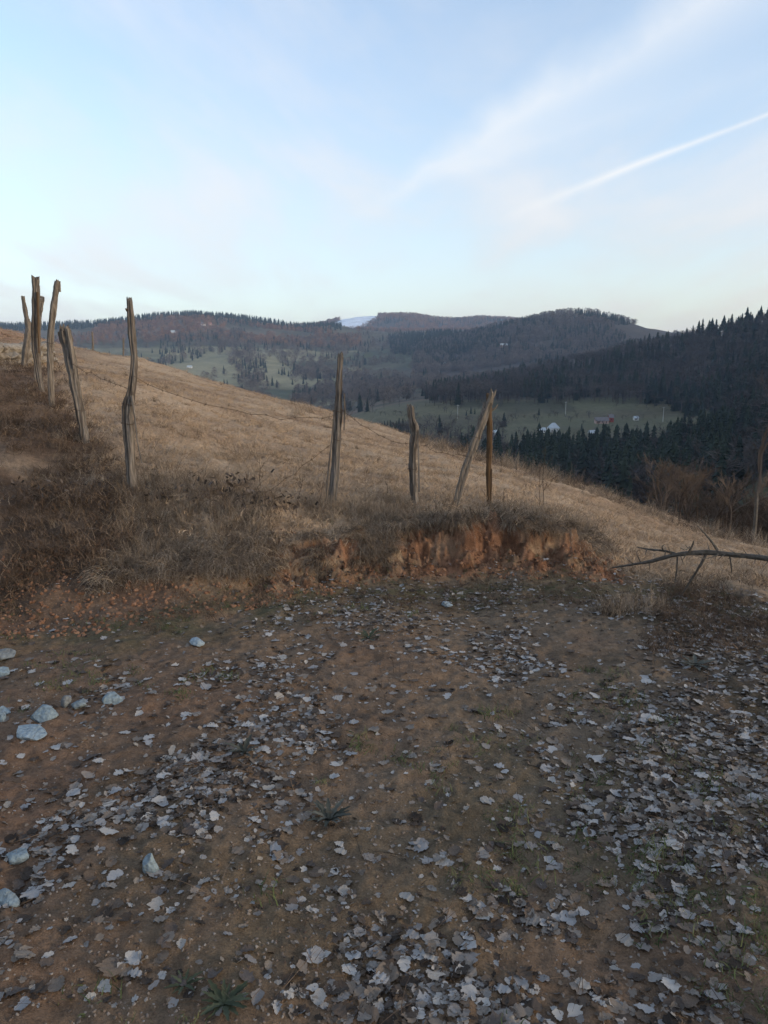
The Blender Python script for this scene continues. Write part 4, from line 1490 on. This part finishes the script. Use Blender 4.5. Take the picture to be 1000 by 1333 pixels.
def c_track(x, y, r_):
    m, t, face = bank_mask(x, y)
    return (m < .25) & (fbm(x, y, 1.7, 3, 93) > .16)


sow('green_tufts', ground_pts(230, (-150, 1150), (1.5, 5.6), 206, c_track), T_GREEN, (.45, 1.1), 6, .2, label='small green grass tufts on the track')


def c_foot(x, y, r_):
    d = y - bank_y(x)
    return (d > -.75) & (d < np.where(x < -.4, .9, .12)) & (fbm(x, y, 2.2, 3, 94) > np.where(x < -.5, .06, -.15))


sow('foot_grass', ground_pts(1300, (-100, 1050), (4.2, 6), 207, c_foot), T_BRACK + T_GREEN + T_BRACK, (.2, .5), 7, .5, label='flattened dead grass along the foot of the bank')
_r = c_lip

# leaves -------------------------------------------------------------


def leaf_mesh(name, seed, lobed, m):
    """unit-length leaf with midrib fold, curl and stalk"""
    r_ = random.Random(seed)
    n = 12
    half = []
    for i in range(n + 1):
        t = i / n
        wdt = .37 * math.sin(math.pi * t ** .8) ** .62
        if lobed:
            wdt *= 1.05 + .17 * math.sin(t * 5 * math.pi + .6)
        wdt *= r_.uniform(.9, 1.1)
        half.append((t, max(.006, wdt)))
    c1, c2, fold = r_.uniform(-.35, .45), r_.uniform(-.2, .7), r_.uniform(-.1, .28)
    v, f = [], []
    for i, (t, wd) in enumerate(half):
        zc_ = c1 * (t - .5) ** 2 + .03 * r_.uniform(-1, 1)
        wl = wd * r_.uniform(.68, 1.2)
        wr = wd * r_.uniform(.68, 1.2)
        v += [(t - .5, -wl, zc_ + fold * wl + c2 * wl * wl + r_.uniform(-.03, .04)), (t - .5, -wl * .5, zc_ + fold * wl * .4), (t - .5, 0, zc_), (t - .5, wr * .5, zc_ + fold * wr * .4), (t - .5, wr, zc_ + fold * wr + c2 * wr * wr + r_.uniform(-.03, .04))]
    for i in range(n):
        for k in range(4):
            a = i * 5 + k
            f.append((a, a + 1, a + 6, a + 5))
    b = len(v)
    v += [(-.5, -.012, half[0][1] * 0 + c1 * .25), (-.5, .012, c1 * .25), (-.78, .05, c1 * .25 + .03)]
    f.append((b, b + 1, b + 2))
    zm = min(p[2] for p in v)
    v = [(a, b_, c - zm) for a, b_, c in v]
    return mesh(name, v, f, M[m], True)


LEAF = [leaf_mesh('oak_leaf', 500 + k, True, 'leaf') for k in range(3)] + [leaf_mesh('round_leaf', 510 + k, False, 'leaf') for k in range(3)] + \
       [leaf_mesh('oak_leaf_pale', 520 + k, True, 'leaf_pale') for k in range(3)] + [leaf_mesh('round_leaf_pale', 530 + k, False, 'leaf_pale') for k in range(3)] + \
       [leaf_mesh('dark_leaf', 540 + k, k % 2 == 0, 'leaf_dark') for k in range(3)]


def c_leaf(x, y, r_):
    m, t, face = bank_mask(x, y)
    d = fbm(x, y, 1.5, 4, 95) + .55 * fbm(x, y, 4.5, 2, 96)
    side = .25 * sst(.3, 1.4, x - .1 * (y - 2)) - .48 * sst(-.3, -1.1, x) * sst(1.9, 2.8, y) + .12 * sst(4.2, 5.2, y) * sst(-.3, .5, x)
    rut = -.22 * np.exp(-((x - .75 + .05 * y) / .28) ** 2)
    pr = np.clip((d * .8 + side * .8 + rut * .6 + .14) * 1.6, .07, 1)
    slope = (x < -.5) & (y < bank_y(x) + 1.3) & (r_.random(len(x)) < .35)
    pr = pr * (.55 + .45 * sst(1.7, 2.3, y))
    return ((m < .35) | slope) & (r_.random(len(x)) < pr)


lx, ly, lz = ground_pts(8800, (-150, 1150), (1.55, 6.3), 210, c_leaf)
r_ = np.random.default_rng(77)
nl = len(lx)
kind = r_.choice(len(LEAF), nl, p=np.array([1.4] * 6 + [1.2] * 6 + [1.3] * 3) / (1.4 * 6 + 1.2 * 6 + 3.9))
size = .014 + .046 * r_.random(nl) ** 1.6 * np.where(r_.random(nl) < .15, 1.15, 1) * np.where(ly > 4, .85, 1.0)
lrot = np.stack([r_.normal(0, .13, nl), r_.normal(0, .13, nl), r_.uniform(0, 6.283, nl)], 1)
lasp = np.stack([size, size * r_.uniform(.62, 1.25, nl), size * r_.uniform(.5, 1.3, nl)], 1)
lu, lv = to_px(lx, ly, lz)
vis = (lu > 5) & (lu < 995) & (lv < 1328) & (lv > 0)
show = np.where(vis & (kind < 12), size / np.maximum(ly, 1), 0) * np.where(kind >= 6, 1.6, 1.0)
top = set(np.argsort(-show)[:300].tolist())
LN = {0: ('grey brown lobed fallen leaf on the clay track', 'lobed grey brown leaves on the track'), 1: ('grey brown oval fallen leaf on the clay track', 'oval grey brown leaves on the track'),
      2: ('pale whitish lobed fallen leaf on the clay track', 'pale lobed leaves on the track'), 3: ('pale whitish oval fallen leaf on the clay track', 'pale oval leaves on the track')}
first_leaf = {}
for i in sorted(top):
    k = int(kind[i])
    o = obj('fallen_leaf', LEAF[k], None, (lx[i], ly[i], lz[i] + .004), lrot[i], lasp[i])
    lab, grp = LN[k // 3]
    tag(o, lab, 'leaf', grp)
    first_leaf.setdefault(k, o)
pr = []
remap = {}
for k in range(len(LEAF)):
    o = first_leaf.get(k)
    if o is None:
        p = on_ground(420 + 12 * k, 900)
        o = obj('leaf_litter', LEAF[k], None, p, (0, 0, k), [.05] * 3)
        tag(o, 'dark rotten leaf litter on the track', None, None, 'stuff')
    pr.append([o])
rest = np.array([i for i in range(nl) if i not in top])
o = scatter('leaf_litter', np.stack([lx, ly, lz + .002], 1)[rest], lrot[rest], lasp[rest], kind[rest], pr)
tag(o, 'fallen leaf litter strewn over the track', None, None, 'stuff')

fx = ground_pts(6000, (-150, 1150), (1.55, 5.9), 217, c_leaf)
n = len(fx[0])
r_ = np.random.default_rng(78)
o = scatter('leaf_fragments', np.stack(fx, 1) + np.array([0, 0, .002]), np.stack([r_.normal(0, .4, n), r_.normal(0, .4, n), r_.uniform(0, 6.28, n)], 1), r_.uniform(.012, .032, n), r_.integers(0, 15, n), pr)
tag(o, 'crumbled bits of dead leaf on the track', None, None, 'stuff')

# crumbs of earth, pebbles and twig bits
PEB = [tag(obj('pebbles', stone_mesh('pebble', 600 + k, (1, .8, .55), m='pebble'), None, on_ground(300 + 60 * k, 1010), (0, 0, 0), [.006] * 3), 'small pebbles and crumbs of clay', None, None, 'stuff') for k in range(3)]


def c_peb(x, y, r_):
    m, t, face = bank_mask(x, y)
    return (m < .4) | (face * (t < .75) > .5) | ((x < -.4) & (y < bank_y(x) + 1.2))


px_ = ground_pts(9000, (-100, 1100), (1.5, 6.0), 211, c_peb)
r_ = np.random.default_rng(9)
sow('pebbles', px_, PEB, (.002, .008), 12, .6, label='small pebbles and crumbs of clay')


def c_face(x, y, r_):
    m, t, face = bank_mask(x, y)
    return ((face > .4) & (t > -.4) & (t < .6)) | ((x < -.7) & (t > -.3) & (t < 1.6) & (r_.random(len(x)) < .5))


CLOD = [tag(obj('clods', stone_mesh('clod', 640 + k, (1, .85, .7), m='pebble'), None, on_ground(560 + 70 * k, 742), (0, 0, 0), [.015] * 3), 'clods of red earth fallen from the bank', None, None, 'stuff') for k in range(2)]
clod_mat = vary_mat('red clod', [(0.12, 0.065, 0.040), (0.20, 0.108, 0.066), (0.25, 0.145, 0.092)], 0.95, 9, .2)
for c in CLOD:
    c.data.materials[0] = clod_mat
sow('clods', ground_pts(2200, (-60, 820), (4.2, 6.2), 212, c_face), CLOD, (.005, .022), 13, .8, label='clods of red earth fallen from the bank')
T_BIT = [stuff_obj('twig_bits', tuft_mesh('twig_bit', 700 + k, 3, .16, 3.0, 'twig' if k else 'bracken', .0014, (0, 0), .3, .05, 3), 520 + 50 * k, 960, 'broken stalks lying on the track') for k in range(2)]
sow('twig_bits', ground_pts(420, (-100, 1100), (1.5, 5.6), 213, lambda x, y, r_: bank_mask(x, y)[0] < .4), T_BIT, (.4, 1.1), 14, .4, label='broken stalks lying on the track')

# ------------------------------------------------------------------ bigger single plants


def rosette(u, v, n, ln, m, label, upright=.25, seed=0, serr=True):
    r_ = random.Random(seed)
    p = on_ground(u, v)
    e = tag(empty('rosette_plant', p), label, 'plant', 'leaf rosettes on the track')
    for k in range(n):
        a = 2 * math.pi * k / n * 1.0 + r_.uniform(-.25, .25)
        L_ = ln * r_.uniform(.7, 1.1)
        el = upright * r_.uniform(.5, 1.6)
        vv, ff = [], []
        for i in range(9):
            t = i / 8
            wd = L_ * .10 * math.sin(math.pi * min(1, .1 + t * .9)) ** .8 * ((1.25 if i % 2 else .7) if serr else 1)
            x = L_ * t * math.cos(el * (1 - t * .7))
            z = L_ * (math.sin(el) * t - .35 * t * t * el) + .008
            vv += [(x, -wd, z + wd * .4), (x, 0, z), (x, wd, z + wd * .4)]
        for i in range(8):
            for q in range(2):
                b = i * 3 + q
                ff.append((b, b + 1, b + 4, b + 3))
        obj('leaf', mesh('rosette_leaf', vv, ff, M[m], True), e, (0, 0, 0), (0, 0, a))
    return e


rosette(292, 1312, 19, .072, 'rosette', 'grey green leafy rosette among pale leaves', .45, 1)
rosette(240, 1288, 9, .05, 'rosette', 'smaller green rosette between clay and pale leaves', .5, 2)
rosette(428, 1072, 17, .09, 'rosette_dark', 'dark withered thistle rosette in the middle of the track', .75, 3)
rosette(318, 985, 11, .09, 'rosette_dark', 'dark withered rosette beside a curled pale leaf', .7, 4)
rosette(480, 834, 10, .10, 'rosette', 'small green rosette on the track below the bank', .6, 5)
rosette(905, 870, 10, .12, 'rosette_dark', 'dark flat weed clump in leaves under the dead branch', .35, 6)


def weed(u, v, h, label, seed, m='twig', n=5, lean=0, name='dry_weed'):
    r_ = random.Random(seed)
    p = on_ground(u, v)
    e = tag(empty(name, p), label, 'weed', 'dry weed stalks')
    pts = [(0, 0, -.02)]
    for i in range(1, 7):
        t = i / 6
        pts.append((lean * t * h + r_.gauss(0, .012) * h, r_.gauss(0, .012), h * t))
    obj('stem', MB().tube(pts, [.0035 * (1 - .6 * i / 6) for i in range(7)], 5).me('stem', M[m]), e)
    for k in range(n):
        t = r_.uniform(.3, .95)
        q = Vector(pts[int(t * 6)])
        a = r_.uniform(0, 6.28)
        L_ = h * r_.uniform(.12, .32)
        d = Vector((math.cos(a) * .6, math.sin(a) * .6, .8)) * L_
        tm = MB().tube([q, q + d * .5 + Vector((0, 0, -.01)), q + d], [.002, .0016, .0010], 4)
        for z in range(3):
            tq = q + d * (.5 + .17 * z)
            tm.tube([tq, tq + Vector((r_.gauss(0, 1), r_.gauss(0, 1), .8)).normalized() * L_ * .25], [.0014, .0026], 4)
        obj('twig', tm.me('twig', M[m]), e)
    return e


weed(706, 668, .62, 'tallest thin dry weed stalk on the pasture past the bank end', 1, n=6)
weed(701, 662, .42, 'shorter dry weed stalk beside the tallest one', 2, n=4)
weed(339, 640, .30, 'dry weed stalk with seed heads behind the bramble', 3)
weed(504, 650, .16, 'little dry weed stalk close to the short bent post', 4)
weed(655, 655, .14, 'little dry weed stalk beside the brown upright post', 5)
weed(412, 668, .30, 'dry weed leaning beside the tall straight post', 6, lean=.25)
weed(385, 672, .34, 'dark branching weed between bramble and tall straight post', 7, lean=.2, n=8)
weed(735, 610, .5, 'thin weed on the pasture brow against the dark spruces', 8)
weed(748, 616, .4, 'second thin weed on the pasture brow against the dark spruces', 9)


def bramble(u, v, w_, h, label, seed, n=26):
    r_ = random.Random(seed)
    p = on_ground(u, v)
    e = tag(empty('bramble', p), label, 'bush', 'bramble bushes on the bank')
    for k in range(n):
        a = r_.uniform(0, 6.28)
        b = Vector((r_.gauss(0, w_ * .3), r_.gauss(0, w_ * .15), -.02))
        L_ = h * r_.uniform(.7, 1.5)
        pts = [b]
        d = Vector((math.cos(a) * .4, math.sin(a) * .4, 1)).normalized()
        for i in range(8):
            d = (d + Vector((r_.gauss(0, .2), r_.gauss(0, .2), -.22 - .05 * i))).normalized()
            b = b + d * L_ / 7
            pts.append(b.copy())
        tm = MB().tube(pts, [.0032 * (1 - .07 * i) for i in range(9)], 4)
        for z in range(3):
            q = pts[r_.randint(2, 7)]
            tm.tube([q, q + Vector((r_.gauss(0, 1), r_.gauss(0, 1), r_.gauss(.4, .6))).normalized() * L_ * .2], [.0018, .0008], 4)
        obj('cane', tm.me('cane', M['twig']), e)
    lm = mesh('bramble_leaf', [(0, -.011, 0), (.02, -.009, .004), (.032, 0, 0), (.02, .009, .004), (0, .011, 0), (-.01, 0, .003)], [(0, 1, 2, 3, 4, 5)], M['leaf_dark'])
    for k in range(n * 2):
        obj('leaf', lm, e, (r_.gauss(0, w_ * .4), r_.gauss(0, w_ * .2), r_.uniform(.05, h * .9)), (r_.uniform(0, 6), r_.uniform(0, 6), 0), [r_.uniform(.6, 1.3)] * 3)


bramble(300, 655, .42, .30, 'dark tangled bramble with withered leaves on the bank top', 1, 30)
bramble(355, 668, .40, .22, 'lower tangled bramble running towards the tall straight post', 2, 22)
bramble(205, 660, .35, .20, 'small bramble tangle at the foot of the crooked post', 3, 16)
bramble(60, 655, .5, .22, 'dark dead tangle on the shaded earth bank', 4, 22)

# ------------------------------------------------------------------ fallen dead branch
A = Vector((0, 0, 0))


def bpx(l):
    return [P(u, v, y) for u, v, y in l]


org = on_ground(884, 781)
br = tag(empty('dead_branch', org), 'leafless grey branch propped on its own twigs over the track edge', 'branch')
YB = org.y


def limb(name, l, rad, sides=8, m='bark'):
    pts = [Vector(p) for p in spline([tuple(p) for p in bpx(l)], max(6, len(l) * 4))]
    n = len(pts)
    rr_ = [np.interp(i / (n - 1), np.linspace(0, 1, len(rad)), rad) for i in range(n)]
    return obj(name, MB().tube([p - org for p in pts], rr_, sides, rough=.17, seed=len(l), groove=.12).me(name, M[m]), br)


y0 = YB - .25
limb('limb', [(1130, 745, y0 - .5), (1060, 733, y0 - .25), (1000, 727, y0 - .1), (955, 722, y0), (920, 719, y0 + .05), (880, 722, y0 + .1), (845, 731, y0 + .2), (797, 739, y0 + .35)], [.021, .021, .019, .018, .017, .014, .011, .005])
limb('fork', [(884, 722, y0 + .1), (865, 717, y0 + .15), (845, 715, y0 + .2), (829, 712, y0 + .25)], [.009, .008, .007, .003])
limb('twig', [(920, 720, y0 + .05), (912, 735, YB - .2), (898, 758, YB - .1), (882, 783, YB)], [.009, .009, .008, .005])
limb('twig', [(934, 716, y0 + .02), (925, 703, y0 + .02), (908, 684, y0 + .03)], [.009, .007, .003])
limb('twig', [(882, 725, y0 + .1), (881, 745, y0 + .1), (878, 764, y0 + .12)], [.006, .006, .003])
limb('twig', [(897, 719, y0 + .06), (902, 709, y0 + .04), (903, 704, y0 + .03)], [.009, .006, .003])
limb('twig', [(950, 723, y0), (952, 736, y0), (953, 747, y0)], [.005, .005, .002])
limb('twig', [(842, 715, y0 + .2), (840, 722, y0 + .18)], [.005, .002], 6)
limb('twig', [(864, 717, y0 + .15), (862, 712, y0 + .14), (866, 708, y0 + .14)], [.005, .004, .002], 6)
limb('twig', [(935, 722, y0 + .02), (920, 727, y0 - .05), (905, 724, y0 - .1)], [.005, .004, .002], 6)
limb('twig', [(898, 712, y0 + .05), (892, 716, y0 + .0), (886, 713, y0 - .03)], [.005, .004, .002], 6)
rb_ = random.Random(8)
for k in range(20):
    t = k / 19
    u = 815 + 190 * t
    v = np.interp(u, [797, 845, 880, 920, 955, 1000], [739, 731, 722, 719, 722, 727])
    yy = y0 + np.interp(u, [797, 845, 880, 920, 955, 1000], [.35, .2, .1, .05, 0, -.1])
    du, dv = rb_.uniform(-16, 6), rb_.choice((-1, 1)) * rb_.uniform(4, 17)
    limb('twig', [(u, v, yy), (u + du * .6, v + dv * .5, yy + rb_.uniform(-.05, .05)), (u + du, v + dv, yy + rb_.uniform(-.1, .1))], [.0035, .0028, .0012], 5)
weed(826, 800, .20, 'grey dead weed clump under the tip of the dead branch', 21, 'straw_grey', 9)
weed(806, 805, .16, 'smaller grey dead weed left of the dead branch tip', 22, 'straw_grey', 9)
weed(846, 795, .18, 'grey dead weed between the dead branch and the track', 23, 'straw_grey', 9)


def c_clump(x, y, r_):
    u, v = to_px(x, y, ground_z(x, y))
    return ((u - 822) / 45) ** 2 + ((v - 795) / 16) ** 2 < 1


sow('dead_weeds', ground_pts(40, (760, 890), (4.6, 5.6), 214, c_clump), T_LONG, (.4, .75), 15, .3, label='grey dead weed clump beside the branch')



def c_edge(x, y, r_):
    u, v = to_px(x, y, ground_z(x, y))
    return (v > 752) & (v < 850) & (u > 860 - (v - 752) * .2) & (fbm(x, y, 1.8, 2, 88) > -.15)


sow('edge_scrub', ground_pts(330, (840, 1150), (3.8, 6.0), 219, c_edge), T_TWIG + T_BRACK + T_BRACK, (.3, .8), 18, .35, label='dark dead scrub at the track edge below the branch')

# ------------------------------------------------------------------ brush and bare tree at the right edge
shrub_m = [bare_crown('shrub_crown', 800 + k, 5, 'brush', .36, .0022, .0) for k in range(3)]
stem_m = trunk_mesh('shrub_stem', .2, .010)
sh = []
for k, (u, y, h) in enumerate(((872, 24, 2.2), (915, 25, 2.6), (955, 23, 2.4))):
    x = (u - 500) / F_PX * y
    sh.append(tree('shrub', shrub_m[k], stem_m, (x, y, gz(x, y) - .05), h, k, 'brown leafless shrub at the foot of the pasture', 'shrub', 'brown shrubs below the pasture', 1.1))


def c_brush(x, y, r_):
    z = ground_z(x, y)
    u, v = to_px(x, y, z)
    lim = np.interp(u, [840, 880, 930, 1000, 1300], [.2, .6, 1, 1, 1])
    return (r_.random(len(x)) < lim)


bx_ = ground_pts(700, (842, 1350), (17.5, 60), 220, c_brush)
r_ = np.random.default_rng(4)
n = len(bx_[0])
hh = r_.uniform(.7, 1.9, n)
o = scatter('brush', np.stack(bx_, 1) - np.array([0, 0, .05]), zrot(n), np.stack([hh * 1.1, hh * 1.1, hh], 1), r_.integers(0, 3, n), [parts(s) for s in sh])
tag(o, 'brown leafless brush below the pasture', None, None, 'stuff')
bt = bare_crown('sapling_crown', 901, 5, 'bare', .36, .0016, .30)
btr = MB().tube([(0, 0, -.02), (.006, 0, .15), (-.004, .003, .3), (0, 0, .36)], [.017, .014, .012, .011], 8).me('sapling_trunk', M['bark'])
x = (993 - 500) / F_PX * 15.5
tree('bare_tree', bt, btr, (x, 15.5, gz(x, 15.5) - .05), 3.9, .6, 'slender bare tree rising from the brown brush by the gully', 'tree', None, .75)

# ------------------------------------------------------------------ haze
hz = MB().box((0, 0, 0), (9600, 9600, 1))
zlo, zhi = float(VZ.min()) - 3, float(VZ.max()) + 30
for i, vtx in enumerate(hz.v):
    vtx.z = zlo if vtx.z < 0 else zhi
hm = bpy.data.materials.new('haze air')
hm.use_nodes = True
for nn in list(hm.node_tree.nodes):
    if nn.type != 'OUTPUT_MATERIAL':
        hm.node_tree.nodes.remove(nn)
pv = hm.node_tree.nodes.new('ShaderNodeVolumePrincipled')
pv.inputs['Color'].default_value = (0.50, 0.70, 1.0, 1)
pv.inputs['Density'].default_value = 0.00012
pv.inputs['Anisotropy'].default_value = 0.0
hm.node_tree.links.new(pv.outputs[0], [n for n in hm.node_tree.nodes if n.type == 'OUTPUT_MATERIAL'][0].inputs['Volume'])
tag(obj('haze', hz.me('haze', hm)), 'thin bluish evening haze', None, None, 'stuff')
